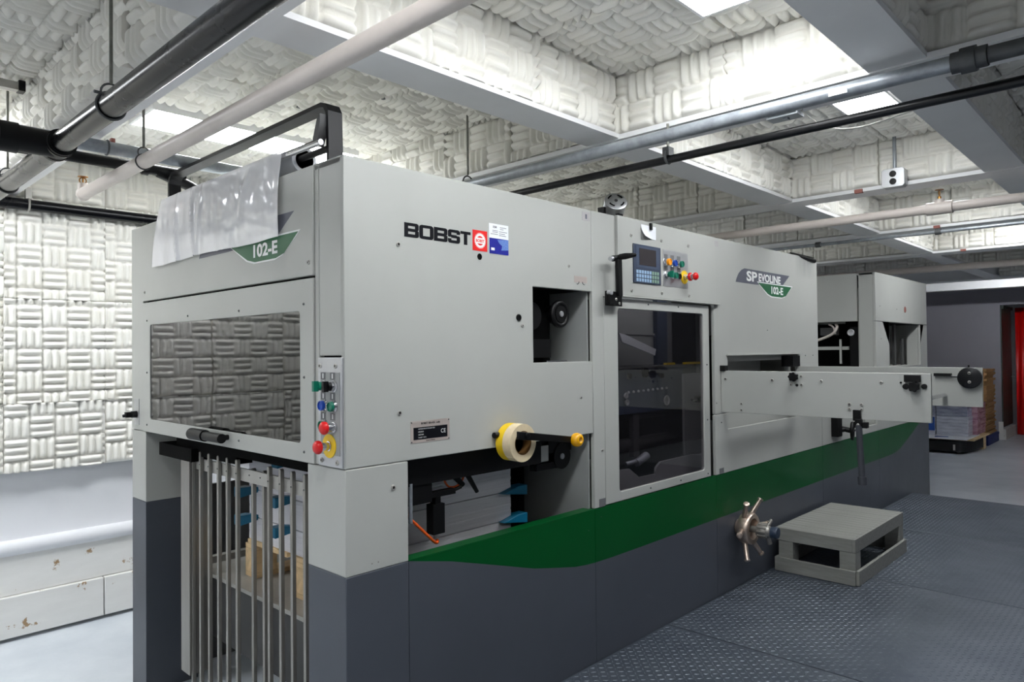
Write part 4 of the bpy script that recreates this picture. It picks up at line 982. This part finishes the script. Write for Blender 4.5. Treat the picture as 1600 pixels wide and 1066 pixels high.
# --- hoop and film roll carrier on the delivery roof
hp = MB()
path = [(1.546, 2.045), (1.546, 2.225), (1.536, 2.255), (1.505, 2.272), (0.185, 2.272), (0.155, 2.262), (0.138, 2.235), (0.132, 2.045)]
th = 0.014
outer = path; innr = [(1.530, 2.045), (1.530, 2.222), (1.522, 2.243), (1.502, 2.257), (0.19, 2.257), (0.168, 2.25), (0.154, 2.23), (0.148, 2.045)]
for i in range(len(path) - 1):
    hp.prism([outer[i], outer[i + 1], innr[i + 1], innr[i]], 'x', 0.03, 0.086)
hp2 = build(hp, 'film_hoop', 'hoop', press)
build(MB().prism([(1.548, 2.14), (1.58, 2.125), (1.62, 2.09), (1.63, 2.05), (1.548, 2.05)], 'x', 0.03, 0.07), 'hoop_bracket', 'hoop', press)
build(MB().cyl((0.075, 0.15, 2.126), (0.075, 1.529, 2.126), 0.012), 'roll_shaft', 'blackgloss', press)
build(MB().cyl((0.010, 0.15, 2.124), (0.010, 1.50, 2.124), 0.010).cyl((0.024, 0.17, 2.138), (0.024, 1.5, 2.138), 0.008, mi=1), 'guide_bar', ['chrome', 'hoop'], press)
build(MB().prism([(0.175, 2.115), (0.195, 2.14), (0.168, 2.205), (0.148, 2.22), (0.148, 2.19), (0.156, 2.15)], 'x', 0.005, 0.035), 'guide_arm', 'darkgrey', press)

# --- blower motor on the cutting unit roof
mc = Vector((1.845, 0.25, 2.175)); md = Vector((-0.52, -0.62, 0.56)).normalized()
mo = build(MB().lathe(mc - md * 0.09, md, [(0, 0.045), (0.05, 0.05), (0.055, 0.058), (0.12, 0.058), (0.122, 0.061), (0.135, 0.061), (0.14, 0.055), (0.1405, 1e-6)], 30), 'blower_motor', 'alu', press, clean=False)
_, ma, mb_ = MB.frame(md)
for i in range(4):
    w0 = 2 * PI * i / 4 + 0.5
    build(MB().tube([mc + md * 0.0515 + (ma * math.cos(w0 + t) + mb_ * math.sin(w0 + t)) * 0.042 for t in np.linspace(0, 0.75, 6)], 0.004, 6), 'motor_vent', 'seam', mo)
build(MB().cyl(mc + md * 0.05, mc + md * 0.054, 0.009), 'motor_shaft_end', 'darkgrey', mo)
build(MB().box(1.765, 1.785, 0.26, 0.30, 2.05, 2.17).box(1.915, 1.935, 0.28, 0.32, 2.05, 2.19).box(1.765, 1.935, 0.26, 0.42, 2.05, 2.10).box(1.80, 1.84, 0.19, 0.21, 2.09, 2.13), 'motor_mount', 'black', mo)
build(MB().tube(arc([(1.82, 0.20, 2.11), (1.92, 0.16, 2.08), (2.05, 0.12, 2.065), (2.15, 0.1, 2.056)]), 0.009).tube(arc([(1.93, 0.28, 2.10), (2.08, 0.2, 2.095), (2.2, 0.1, 2.062), (2.25, 0.06, 2.056)]), 0.009), 'motor_cable', 'black', press)

# ================================================================== THINGS AROUND THE PRESS
# film roll with its sheet hanging over the end panel
fr = thing('plastic_film_roll', 'roll of clear plastic film with its loose sheet hanging over the press end', 'film roll', (0.03, 1.0, 2.09))
rl = MB().lathe((0.092, 0.40, 2.126), (0, 1, 0), [(0.0, 0.036), (0.0, 0.05), (0.002, 0.0515), (1.08, 0.0515), (1.082, 0.05), (1.082, 0.036), (0.0, 0.036)], 32)
build(rl, 'wound_film', 'poster', fr, clean=False)
build(MB().lathe((0.092, 0.396, 2.126), (0, 1, 0), [(0, 0.0355), (1.09, 0.0355), (1.09, 0.030), (0, 0.030), (0, 0.0355)], 24), 'roll_core', 'black', fr, clean=False)
ny, ns = 120, 40
V = []; F = []
for i in range(ny + 1):
    t = i / ny
    for j in range(ns + 1):
        s = j / ns
        # profile: over the guide bar, down to the roof edge, then flat against the panel
        yy = 0.385 + (1.52 - 0.385) * t + s * (0.10 * t + 0.008 * (1 - t))
        if s < 0.08:
            q = s / 0.08; xx = 0.022 - 0.024 * q; zz = 2.132 + 0.009 * math.sin(q * PI * 0.6)
        elif s < 0.3:
            q = (s - 0.08) / 0.22; xx = -0.002 - 0.008 * q; zz = 2.1406 - 0.0886 * q
        else:
            q = (s - 0.3) / 0.7; xx = -0.010 - 0.006 * math.sin(q * PI); zz = 2.052 - (0.222 + 0.004 * math.sin(t * 9)) * q
        wr = 0.006 * math.sin(yy * 11 + 1.4 * s + 0.8) * s + 0.004 * math.sin(yy * 23 - 2.0 * s) * (0.2 + 0.8 * s) + 0.003 * math.sin(yy * 47 + 5 * s) * math.exp(-((s - 0.4) / 0.25) ** 2)
        fold = 0.012 * math.exp(-((yy - 1.17 + 0.06 * s) / 0.013) ** 2) + 0.010 * math.exp(-((yy - 1.33 + 0.03 * s) / 0.012) ** 2) + 0.007 * math.exp(-((yy - 1.05 - 0.05 * s) / 0.014) ** 2) + 0.008 * math.exp(-((yy - 0.62 - 0.12 * s) / 0.02) ** 2) * math.exp(-((s - 0.35) / 0.2) ** 2)
        V.append((xx - 0.004 - (abs(wr) * 0.8 + fold) * min(1.0, s / 0.3), yy, zz))
for i in range(ny):
    for j in range(ns):
        a = i * (ns + 1) + j; F.append((a, a + ns + 1, a + ns + 2, a + 1))
fm = MB().add(V, F, 0, True)
build(fm, 'hanging_film', 'film', fr, clean=False)

# paper note held by a black magnet
nt_ = thing('paper_note', 'small white paper note hanging by a black magnet above the operator terminal', 'note', (1.76, -0.02, 1.96))
V = []; F = []
for i in range(9):
    for j in range(9):
        u, v = i / 8, j / 8
        c = 0.022 * max(0, 1 - v) ** 2 * max(0, 1 - u * 1.4)
        V.append((1.695 + 0.135 * u + 0.3 * c, -0.0165 - c, 1.966 + 0.066 * v + 0.25 * c))
for i in range(8):
    for j in range(8):
        a = i * 9 + j; F.append((a, a + 9, a + 10, a + 1))
build(MB().add(V, F, 0, True), 'paper', 'poster', nt_, clean=False)
build(MB().box(1.768, 1.786, -0.026, -0.0175, 2.012, 2.046), 'magnet', 'black', nt_, 0.001)

# tape rolls hung on the crank
def ring(y0, y1, r0, r1, m, cx=0.745, cz=1.052):
    mb = MB().lathe((cx, y0, cz), (0, -1, 0), [(0, r0), (0, r1), (y0 - y1, r1), (y0 - y1, r0), (0, r0)], 40, 0, False)
    return mb
tr = build(ring(-0.046, -0.088, 0.047, 0.074, 'tape'), 'masking_tape', ['tape'], None, clean=False)
tag(tr, 'roll of cream masking tape hanging on the crank, in front of the yellow roll', 'tape roll', 'tape rolls on the crank')
build(MB().lathe((0.745, -0.0462, 1.052), (0, -1, 0), [(0, 0.0445), (0, 0.0468), (0.042, 0.0468), (0.042, 0.0445), (0, 0.0445)], 36), 'tape_core', 'core', tr, clean=False)
build(MB().box(0.69, 0.712, -0.087, -0.05, 1.0, 1.004), 'tape_end', 'tape', tr)
ty = build(ring(-0.010, -0.045, 0.047, 0.0735, 'tapeyellow'), 'yellow_tape', ['tapeyellow'], None, clean=False)
tag(ty, 'roll of bright yellow tape on the crank, behind the cream roll', 'tape roll', 'tape rolls on the crank')
build(MB().lathe((0.745, -0.0102, 1.052), (0, -1, 0), [(0, 0.0445), (0, 0.0468), (0.035, 0.0468), (0.035, 0.0445), (0, 0.0445)], 36), 'tape_core', 'core', ty, clean=False)

# lift table, pallet, sheets and wedges in the delivery
lt = thing('lift_table', 'grey steel pile lift table inside the delivery opening', 'lift table', (0.65, 0.75, 0.3))
box('table_top', 'rail', lt, 0.13, 1.05, 0.16, 1.45, 0.385, 0.402)
box('table_skirt', 'darkgrey', lt, 0.15, 0.99, 0.18, 1.43, 0.10, 0.385)
box('carriage_arm', 'rail', lt, 0.16, 1.2, 1.50, 1.54, 0.36, 0.42)
pal = thing('wooden_pallet', 'pale wooden pallet under the paper pile behind the grille', 'pallet', (0.6, 0.68, 0.402))
for i in range(5):
    y0 = 0.20 + i * 0.197
    box('plank', 'wood', pal, 0.225, 0.98, y0, y0 + 0.155, 0.551, 0.571, bevel=0.002)
for (y0, y1) in ((0.20, 0.30), (0.63, 0.73), (1.07, 1.165)):
    for (x0, x1) in ((0.225, 0.33), (0.55, 0.66), (0.88, 0.98)):
        box('block', 'wood', pal, x0, x1, y0, y1, 0.424, 0.529, bevel=0.002)
    box('stringer', 'wood', pal, 0.225, 0.98, y0, y1, 0.530, 0.5505, bevel=0.002)
    box('base_board', 'wood', pal, 0.225, 0.98, y0, y1, 0.4025, 0.4235, bevel=0.002)
def pile(z0, z1, label):
    n = 26; V = []; F = []
    mb = MB()
    # a block of sheets whose edges step in and out a little
    k = max(4, int((z1 - z0) / 0.012))
    for i in range(k):
        a = z0 + (z1 - z0) * i / k; b = z0 + (z1 - z0) * (i + 1) / k
        d = random.uniform(0, 0.003)
        mb.box(0.235 + d, 0.968 - random.uniform(0, 0.003), 0.195 + random.uniform(0, 0.003), 1.15 - random.uniform(0, 0.003), a, b)
    o = build(mb, 'paper_pile', 'paper', clean=False)
    return tag(o, label, 'paper pile', 'paper piles on the pallet')
pile(0.572, 0.672, 'white sheet pile lying on the wooden pallet, under the lower blue wedges')
pile(0.676, 0.795, 'white sheet pile between the lower and the upper rows of blue wedges')
pile(0.799, 0.935, 'white sheet pile on top, above the upper row of blue wedges')
def wedge(x, y, z, rz, label):
    mb = MB().prism([(-0.10, 0.0), (0.05, -0.022), (0.05, 0.022), (0.0, 0.022)], 'y', -0.026, 0.026)
    o = build(mb, 'pile_wedge', 'wedge', None, 0.002)
    o.location = (x, y, z); o.rotation_euler = (0, 0, rz)
    tag(o, label, 'wedge', 'blue wedges between the paper piles')
for z, nm in ((0.797, 'upper'), (0.674, 'lower')):
    wedge(0.965, 0.19, z, 0, 'blue plastic wedge at the far corner of the side opening, %s row' % nm)
    wedge(0.225, 1.09, z, PI, 'blue plastic wedge behind the grille at the far corner of the pile, %s row' % nm)
    wedge(0.225, 0.77, z, PI, 'blue plastic wedge behind the right half of the grille, %s row' % nm)
wedge(0.235, 1.10, 0.9585, PI, 'blue plastic wedge just under the viewing window, topmost, farther from the corner leg')
wedge(0.235, 0.77, 0.9585, PI, 'blue plastic wedge just under the viewing window, topmost, nearer the corner leg')

# tread plate deck along the press
DX = [0.02, 0.46, 1.91, 3.375, 4.815, 6.38]
DYR = [(-1.55, -0.006), (-3.1, -1.553)]
deck = thing('tread_plate_deck', 'raised walkway of grey steel tread plates along the press', 'walkway', (3.2, -1.5, FZ))
box('deck_frame', 'seam', deck, 0.03, 6.37, -3.09, -0.01, FZ, -0.012)
def lugs(x0, x1, y0, y1):
    p = 0.0285
    nx = int((x1 - x0) / p); nyy = int((y1 - y0) / p)
    ix, iy = np.meshgrid(np.arange(nx), np.arange(nyy), indexing='ij')
    cx = (x0 + 0.014 + ix * p).ravel(); cy = (y0 + 0.014 + iy * p).ravel()
    o = ((ix + iy) % 2).ravel()
    ang = np.where(o, PI / 4, -PI / 4)
    c, s = np.cos(ang), np.sin(ang)
    base = np.array([(-0.0125, 0, 0), (0, -0.0038, 0), (0.0125, 0, 0), (0, 0.0038, 0), (-0.006, 0, 0.0018), (0.006, 0, 0.0018)])
    X = cx[:, None] + base[None, :, 0] * c[:, None] - base[None, :, 1] * s[:, None]
    Y = cy[:, None] + base[None, :, 0] * s[:, None] + base[None, :, 1] * c[:, None]
    Z = np.broadcast_to(base[None, :, 2], X.shape)
    v = np.stack([X, Y, Z], -1).reshape(-1, 3)
    n = len(cx)
    fb = [(0, 1, 4), (1, 5, 4), (1, 2, 5), (2, 3, 5), (3, 4, 5), (3, 0, 4)]
    f = (np.arange(n)[:, None, None] * 6 + np.array(fb)[None]).reshape(-1, 3)
    return v, f
for (y0, y1) in DYR:
    for i in range(5):
        x0, x1 = DX[i] + 0.0045, DX[i + 1] - 0.0045
        pl_ = box('tread_plate', 'deck', deck, x0, x1, y0, y1, -0.011, 0.0)
        v, f = lugs(x0, x1, y0, y1)
        me = bpy.data.meshes.new('tread_lugs'); c = np.array([(x0 + x1) / 2, (y0 + y1) / 2, 0.0])
        me.from_pydata((v - c).tolist(), [], f.tolist()); me.materials.append(M['lug']); me.update()
        stuff(link(bpy.data.objects.new('tread_lugs', me), pl_, c))

# step platform of grey boards
st = thing('step_platform', 'low grey painted wooden step platform standing on the tread plates', 'step platform', (3.64, -0.27, 0.0))
sx0, sx1, sy0, sy1, sh = 3.165, 4.135, -0.500, -0.035, 0.272
n = 15; wdt = (sx1 - sx0 - 0.036) / n
for i in range(n):
    x0 = sx0 + 0.018 + i * wdt
    box('slat', 'stepwood', st, x0, x0 + wdt - 0.0014, sy0, sy1 - 0.001, sh - 0.018, sh - random.uniform(0, 0.0015), bevel=0.0016)
for nm, b in (('apron', (sx0 - 0.002, sx0 + 0.016, sy0, sy1, 0.192, sh - 0.001)), ('apron', (sx1 - 0.016, sx1 + 0.002, sy0, sy1, 0.192, sh - 0.001)),
              ('apron', (sx0 - 0.002, sx1 + 0.002, sy0 - 0.018, sy0 - 0.0005, 0.192, sh - 0.001)), ('apron', (sx0 + 0.017, sx1 - 0.017, sy1 - 0.018, sy1, 0.192, sh - 0.019)),
              ('base_board', (sx0 - 0.02, sx0 - 0.002, sy0 - 0.02, sy1, 0.002, 0.088)), ('base_board', (sx1 + 0.002, sx1 + 0.02, sy0 - 0.02, sy1, 0.002, 0.088)),
              ('base_board', (sx0 - 0.002, sx1 + 0.002, sy0 - 0.038, sy0 - 0.019, 0.002, 0.088)), ('base_board', (sx0 - 0.002, sx1 + 0.002, sy1 - 0.018, sy1, 0.002, 0.088))):
    box(nm, 'stepwood', st, *b, bevel=0.002)
for (x0, x1) in ((sx0, sx0 + 0.09), (sx1 - 0.09, sx1)):
    for (y0, y1) in ((sy0 - 0.017, sy0 + 0.075), (sy1 - 0.11, sy1 - 0.019)):
        box('post', 'stepwood', st, x0, x1, y0, y1, 0.003, 0.191, bevel=0.002)

# ------------------------------------------------------------------ pipes under the ceiling
def rod(parent, x, y, z0, z1=ZC - 0.03, m='rod', r=0.0055):
    return build(MB().cyl((x, y, z0), (x, y, z1), r, n=8), 'hanger_rod', m, parent)
def clevis(parent, x, y, z, R, along='y', m='iron'):
    d = (0, 1, 0) if along == 'y' else (1, 0, 0)
    mb = MB().torus((x, y, z), d, R + 0.004, 0.004, 28, 6)
    if along == 'y': mb.torus((x, y, z + R * 1.05), d, R * 0.75, 0.0035, 20, 6, a0=0, a1=2 * PI).cyl((x - R * 1.25, y, z + R * 0.9), (x + R * 1.25, y, z + R * 0.9), 0.005, n=8)
    return build(mb, 'pipe_clamp', m, parent)
# thick black drain pipe
p1 = thing('black_drain_pipe', 'thick glossy black pipe under the ceiling beam at upper left', 'pipe', (-0.535, 0.5, 2.2))
PX, PZ, PR = -0.530, 2.2, 0.039
build(MB().cyl((PX, WY - 0.08, PZ), (PX, -2.6, PZ), PR, n=36), 'pipe_body', 'blackpipe', p1)
for y in (0.50, 1.93): rod(p1, PX, y, PZ + PR + 0.03); clevis(p1, PX, y, PZ, PR)
build(MB().cyl((PX, 1.16, PZ), (PX, 1.04, PZ), PR + 0.010, n=30).cyl((PX, 1.145, PZ), (PX, 1.13, PZ), PR + 0.013, n=30).cyl((PX, 1.07, PZ), (PX, 1.055, PZ), PR + 0.013, n=30)
      .cyl((-1.2, 1.10, PZ), (PX, 1.10, PZ), 0.048, n=30).cyl((-0.72, 1.10, PZ), (-0.66, 1.10, PZ), 0.055, n=30), 'rubber_coupling', 'black', p1)
# black branch pipe and galvanised pipe crossing behind it
b1 = thing('black_branch_pipe', 'black pipe behind the thick pipe, bending down in an elbow above the press end', 'pipe', (-0.3, 1.61, 2.29))
bp_ = [(XF + 0.02, 1.612, 2.297), (-0.06, 1.612, 2.297), (0.0, 1.612, 2.292), (0.05, 1.612, 2.278), (0.10, 1.612, 2.262), (0.16, 1.612, 2.245), (0.24, 1.612, 2.205)]
build(MB().tube(arc(bp_, 5), 0.026, 16), 'pipe_body', 'black', b1)
build(MB().cyl((-0.06, 1.612, 2.297), (-0.035, 1.612, 2.296), 0.031), 'elbow_collar', 'black', b1)
build(MB().box(-0.43, -0.412, 1.58, 1.64, 2.262, 2.31), 'pipe_clamp', 'clip', b1)
g1 = thing('galvanised_cross_pipe', 'galvanised pipe running under the beam above the press end', 'pipe', (-0.5, 1.4, 2.3))
build(MB().cyl((XF + 0.02, 1.40, 2.306), (1.15, 1.40, 2.306), 0.028, n=24), 'pipe_body', 'galv', g1)
build(MB().torus((-0.275, 1.40, 2.306), (1, 0, 0), 0.031, 0.004, 22, 6), 'pipe_clamp', 'iron', g1)
build(MB().box(-0.262, -0.246, 1.388, 1.412, 2.325, 2.349), 'beam_clamp', 'clip', g1)
# cream sprinkler pipe over the press end
w1 = thing('cream_sprinkler_pipe', 'cream pipe slanting over the press end with a brass sprinkler head', 'pipe', (-0.22, 0.5, 2.2))
build(MB().cyl((-0.222, 1.93, 2.2), (-0.222, -2.2, 2.2), 0.0285, n=28).ball((-0.222, 1.93, 2.2), 0.034, 16).cyl((-0.222, 1.93, 2.2), (-0.222, 1.93, 2.25), 0.026), 'pipe_body', 'pvc', w1)
def sprinkler(parent, x, y, z):
    build(MB().cyl((x, y, z), (x, y, z + 0.022), 0.011, 0.009).torus((x, y, z + 0.04), (0, 1, 0), 0.015, 0.0028, 18, 6).cyl((x, y, z + 0.022), (x, y, z + 0.052), 0.004)
          .lathe((x, y, z + 0.056), (0, 0, 1), [(0, 0.006), (0.002, 0.023), (0.004, 0.023), (0.005, 0.008), (0.006, 1e-6)], 18), 'sprinkler_head', 'brass', parent)
sprinkler(w1, -0.222, 1.94, 2.226)
rod(w1, -0.222, 1.12, 2.255); build(MB().torus((-0.222, 1.12, 2.2), (0, 1, 0), 0.031, 0.003, 22, 6).torus((-0.222, 1.12, 2.238), (0, 1, 0), 0.022, 0.003, 18, 6), 'pipe_clamp', 'iron', w1)
# black pipe along the foam wall
k1 = thing('black_wall_pipe', 'black pipe running along the foam wall behind the press', 'pipe', (0, 2.93, 2.29))
_k = [(-0.366, 2.263), (0.452, 2.331)]
build(MB().cyl((XF, 2.95, 2.298), (2.2, 2.95, 2.298), 0.033, n=24), 'pipe_body', 'blackpipe', k1)
build(MB().torus((-0.235, 2.95, 2.298), (1, 0, 0), 0.036, 0.006, 22, 6).box(-0.25, -0.22, 2.935, 2.965, 2.333, 2.40), 'pipe_clamp', 'rail', k1)
# strut and rod at the picture's upper left edge
s1 = thing('channel_strut', 'short pale strut channel with a black clip above the thick black pipe', 'strut', (-0.7, 1.73, 2.6))
build(MB().box(-1.3, -0.53, 1.72, 1.76, 2.575, 2.61), 'channel', 'rail', s1)
build(MB().box(-0.53, -0.505, 1.715, 1.765, 2.572, 2.618), 'end_clip', 'black', s1)
# hanger with empty ring above the press
h1 = thing('rod_hanger', 'hanger rod with a split ring above the delivery roof', 'hanger', (1.2, 0.62, 2.27))
rod(h1, 1.215, 0.72, 2.325); build(MB().torus((1.215, 0.72, 2.285), (0, 1, 0), 0.034, 0.004, 24, 6).cyl((1.17, 0.72, 2.265), (1.26, 0.72, 2.265), 0.006), 'split_ring', 'iron', h1)
# galvanised pipe with a union under the second beam
g2 = thing('galvanised_union_pipe', 'galvanised pipe with a union coupling crossing the upper right of the photo', 'pipe', (1.21, -0.5, 2.27))
GX, GZ, GR = 1.207, 2.27, 0.0245
build(MB().cyl((GX, 2.6, GZ), (GX, -1.46, GZ), GR, n=26), 'pipe_body', 'galv', g2)
build(MB().cyl((GX, -1.455, GZ), (GX, -1.485, GZ), GR + 0.009, n=8).cyl((GX, -1.48, GZ), (GX, -1.52, GZ), GR + 0.016, n=8).cyl((GX, -1.515, GZ), (GX, -1.548, GZ), GR + 0.009, n=8), 'union_coupling', 'iron', g2)
build(MB().cyl((GX, -1.55, GZ), (GX, -1.66, GZ), GR, n=24), 'dark_nipple', 'iron', g2)
build(MB().cyl((GX, -1.655, GZ), (GX, -1.9, GZ), GR + 0.009, n=24), 'sleeve', 'galv', g2)
build(MB().box(GX - 0.0255, GX - 0.0235, -1.16, -1.10, GZ - 0.016, GZ + 0.004), 'pipe_tag', 'poster', g2)
# thin black pipe
b2 = thing('thin_black_pipe', 'thin black pipe crossing below the galvanised pipe', 'pipe', (1.31, -0.5, 2.2))
build(MB().cyl((1.303, 2.6, 2.2), (1.303, -2.6, 2.2), 0.0165, n=20), 'pipe_body', 'blackgloss', b2)
rod(b2, 1.303, -0.41, 2.245, ZB); build(MB().torus((1.303, -0.41, 2.212), (0, 1, 0), 0.026, 0.006, 22, 6).box(1.283, 1.323, -0.425, -0.395, 2.215, 2.25), 'pipe_clamp', 'iron', b2)
# junction box on the beam, wire
jb = thing('junction_box', 'small grey steel junction box under the beam beside the galvanised pipe', 'junction box', (1.445, -0.83, 2.33))
build(MB().box(1.40, 1.485, -0.90, -0.79, 2.31, 2.349), 'box_body', 'galv', jb, 0.003)
build(MB().box(1.41, 1.475, -0.905, -0.785, 2.302, 2.31).box(1.43, 1.45, -0.86, -0.84, 2.295, 2.303), 'box_cover', 'galv', jb)
wi = build(MB().tube(arc([(1.46, -0.90, 2.325), (1.44, -1.0, 2.235), (1.42, -1.12, 2.20), (1.42, -1.3, 2.22), (1.45, -1.5, 2.26), (1.47, -1.75, 2.345)]), 0.0032, 8), 'thin_wire', 'rail')
tag(wi, 'thin pale wire sagging from the junction box past the thin black pipe', 'wire')
# outlet box on the third beam
ob = thing('outlet_box', 'grey steel outlet box with two sockets hanging on a conduit from the ceiling', 'outlet box', (3.22, -0.745, 2.4))
build(MB().cyl((3.235, -0.748, 2.44), (3.235, -0.748, 2.66), 0.010, n=14), 'conduit', 'galv', ob)
build(MB().prism([(-0.81 + 0.012, 2.335), (-0.688 - 0.012, 2.335), (-0.688, 2.347), (-0.688, 2.433), (-0.70, 2.445), (-0.798, 2.445), (-0.81, 2.433), (-0.81, 2.347)], 'x', 3.19, 3.255), 'box_body', 'alu', ob, 0.003)
for zz in (2.412, 2.368):
    build(MB().lathe((3.19, -0.749, zz), (-1, 0, 0), [(0, 0.0185), (0.003, 0.0185), (0.004, 1e-6)], 18), 'socket', 'black', ob)
# cream pipe with sprinkler further back
w2_ = thing('far_sprinkler_pipe', 'cream pipe with a tee and sprinkler head crossing at right', 'pipe', (3.3, -0.5, 2.2))
build(MB().cyl((3.315, 2.4, 2.2), (3.315, -2.6, 2.2), 0.0265, n=24), 'pipe_body', 'pvc', w2_)
build(MB().cyl((3.315, -0.89, 2.2), (3.315, -1.02, 2.2), 0.036, n=24).cyl((3.315, -0.955, 2.2), (3.315, -0.955, 2.25), 0.026), 'tee_fitting', 'pvc', w2_)
sprinkler(w2_, 3.315, -0.955, 2.245)
# conduit along the fourth beam
c4 = thing('thin_conduit', 'thin grey conduit clipped under the beam behind the sprinkler pipe', 'conduit', (4.9, 0, 2.32))
build(MB().cyl((4.97, 2.2, 2.305), (4.97, -2.4, 2.305), 0.014, n=16), 'pipe_body', 'galv', c4)
for y in (0.33, -0.58): build(MB().cyl((4.97, y - 0.02, 2.305), (4.97, y + 0.02, 2.305), 0.024, n=10), 'conduit_clip', 'iron', c4)
# last cream pipe
w3 = thing('distant_cream_pipe', 'cream pipe farthest back, before the grey wall', 'pipe', (7.3, 0, 2.25))
build(MB().cyl((7.3, 2.4, 2.25), (7.3, -2.6, 2.25), 0.035, n=20), 'pipe_body', 'pvc', w3)

# ------------------------------------------------------------------ far end of the room
door = struct(build(MB().box(XW + 0.02, XW + 0.98, 0.432, 0.449, FZ + 0.22, 2.15).box(XW + 0.02, XW + 0.98, 0.40, 0.449, 2.09, 2.15), 'door_1', 'doorgreen'))
build(MB().cyl((XW + 0.9, 0.43, 0.85), (XW + 0.9, 0.38, 0.85), 0.012).cyl((XW + 0.9, 0.385, 0.85), (XW + 0.80, 0.385, 0.85), 0.01), 'door_handle', 'alu', door)
struct(build(MB().box(XW - 0.01, XW + 0.98, 0.39, 0.45, FZ, FZ + 0.19).box(XW - 0.02, XW, 0.43, 0.50, FZ, FZ + 0.32), 'trim_2', 'boards'))
V = []; F = []
for i in range(25):
    for j in range(2):
        t = i / 24
        V.append((XW + 1.0 + 0.02 * math.sin(t * 20), 0.37 - t * (0.30 if j == 0 else 0.52) + (0 if j == 0 else 0.0), FZ + 0.01 if j == 0 else 2.14))
for i in range(24): F.append((2 * i, 2 * i + 2, 2 * i + 3, 2 * i + 1))
cur = build(MB().add(V, F, 0, True), 'red_curtain', 'doorred', clean=False)
sol = cur.modifiers.new('thickness', 'SOLIDIFY'); sol.thickness = 0.004
tag(cur, 'red plastic curtain hanging in the doorway behind the dark green door', 'curtain')
bk = thing('brown_crate', 'brown crate in the corridor beside the red curtain', 'crate', (15.6, -0.35, FZ))
box('crate_body', 'card', bk, 15.4, 16.2, -0.8, 0.12, FZ, 1.0, bevel=0.01); box('crate_lid', 'card', bk, 15.38, 16.22, -0.82, 0.14, 1.001, 1.06, bevel=0.01)

# pallet truck with wrapped bundles
pt = thing('pallet_truck', 'low black platform truck under the wrapped bundles', 'platform truck', (11.9, 0.9, FZ))
build(MB().prism([(11.40, 0.60), (11.46, 0.53), (12.3, 0.45), (12.3, 1.6), (11.40, 1.6)], 'z', FZ + 0.03, FZ + 0.20), 'truck_frame', 'black', pt, 0.01)
for (x, y) in ((11.5, 0.64), (12.2, 0.6), (11.5, 1.5), (12.2, 1.5)): build(MB().cyl((x, y - 0.02, FZ + 0.04), (x, y + 0.02, FZ + 0.04), 0.04), 'castor', 'iron', pt)
box('platform_tag', 'rail', pt, 11.383, 11.387, 0.66, 0.69, FZ + 0.06, FZ + 0.15)
pp = thing('bundle_pallet', 'wooden pallet carrying the wrapped bundles', 'pallet', (12, 0.9, FZ))
box('pallet_deck', 'wood', pp, 11.55, 12.75, 0.44, 1.6, FZ + 0.202, FZ + 0.225)
for y in (0.45, 1.0): box('pallet_block', 'wood', pp, 12.32, 12.5, y, y + 0.12, FZ, FZ + 0.20)
lp = box('cover_sheet', 'poster', None, 11.38, 12.28, 0.50, 1.6, FZ + 0.226, FZ + 0.245)
tag(lp, 'loose white printed sheets lying in front of the wrapped bundles', 'paper sheets')
build(MB().prism([(11.42, 0.95), (11.52, 0.78), (11.62, 0.80), (11.60, 0.98)], 'z', FZ + 0.245, FZ + 0.247), 'blue_print', 'printblue', lp)
zb = FZ + 0.248
def bundle(x0, x1, y0, y1, z0, z1, m, label):
    mb = MB()
    k = max(3, int((z1 - z0) / 0.05))
    for i in range(k):
        a = z0 + (z1 - z0) * i / k; b = z0 + (z1 - z0) * (i + 1) / k - 0.001
        mb.box(x0 + random.uniform(0, 0.012), x1, y0 + random.uniform(0, 0.012), y1, a, b)
    o = build(mb, 'wrapped_bundle', m, None, 0.004, clean=False)
    return tag(o, label, 'bundle', 'film wrapped bundles on the platform truck')
bA = bundle(11.72, 12.05, 0.545, 0.988, zb, zb + 0.31, 'wrap', 'white film wrapped bundle on the right of the lower layer')
bB = bundle(11.72, 12.05, 0.995, 1.5, zb, zb + 0.31, 'wrap', 'white wrapped bundle with a blue and red printed cover, lower layer')
build(MB().box(11.712, 11.719, 1.01, 1.11, zb + 0.07, zb + 0.29), 'blue_print', 'printblue', bB)
build(MB().box(11.712, 11.719, 1.115, 1.30, zb + 0.06, zb + 0.27), 'red_print', 'printred', bB)
bundle(11.72, 12.05, 0.555, 0.988, zb + 0.313, zb + 0.49, 'wrapgrey', 'grey film wrapped bundle on the right of the upper layer')
bundle(11.72, 12.05, 0.995, 1.5, zb + 0.313, zb + 0.48, 'wrapgrey', 'grey film wrapped bundle in the upper layer, above the printed cover')
bundle(12.056, 12.7, 0.48, 1.4, zb, zb + 0.50, 'wrappink', 'pinkish wrapped bundle at the back, beside the cardboard stack')
bpal = thing('blue_pallet', 'blue pallet under the cardboard stack', 'pallet', (13.2, 0.75, FZ))
box('pallet_deck', 'bluepallet', bpal, 12.80, 13.75, 0.47, 1.25, FZ + 0.12, FZ + 0.16)
for y in (0.475, 0.80, 1.12): box('pallet_runner', 'bluepallet', bpal, 12.80, 13.75, y, y + 0.12, FZ, FZ + 0.119)
cs = thing('cardboard_stack', 'tall stack of flat brown cardboard beside the dark green door', 'cardboard stack', (13.2, 0.75, FZ + 0.16))
z = FZ + 0.161; i = 0
while z < 1.02:
    h = random.choice((0.02, 0.03, 0.04)); dx = random.uniform(-0.02, 0.02); dy = random.uniform(-0.02, 0.025)
    if 0.70 < z < 0.73 or 0.88 < z < 0.9: dy -= 0.03
    box('cardboard_sheet', 'card', cs, 12.85 + dx, 13.6 + dx, 0.50 + dy, 1.2 + dy, z, z + h - 0.002)
    z += h
bpy.context.view_layer.update()
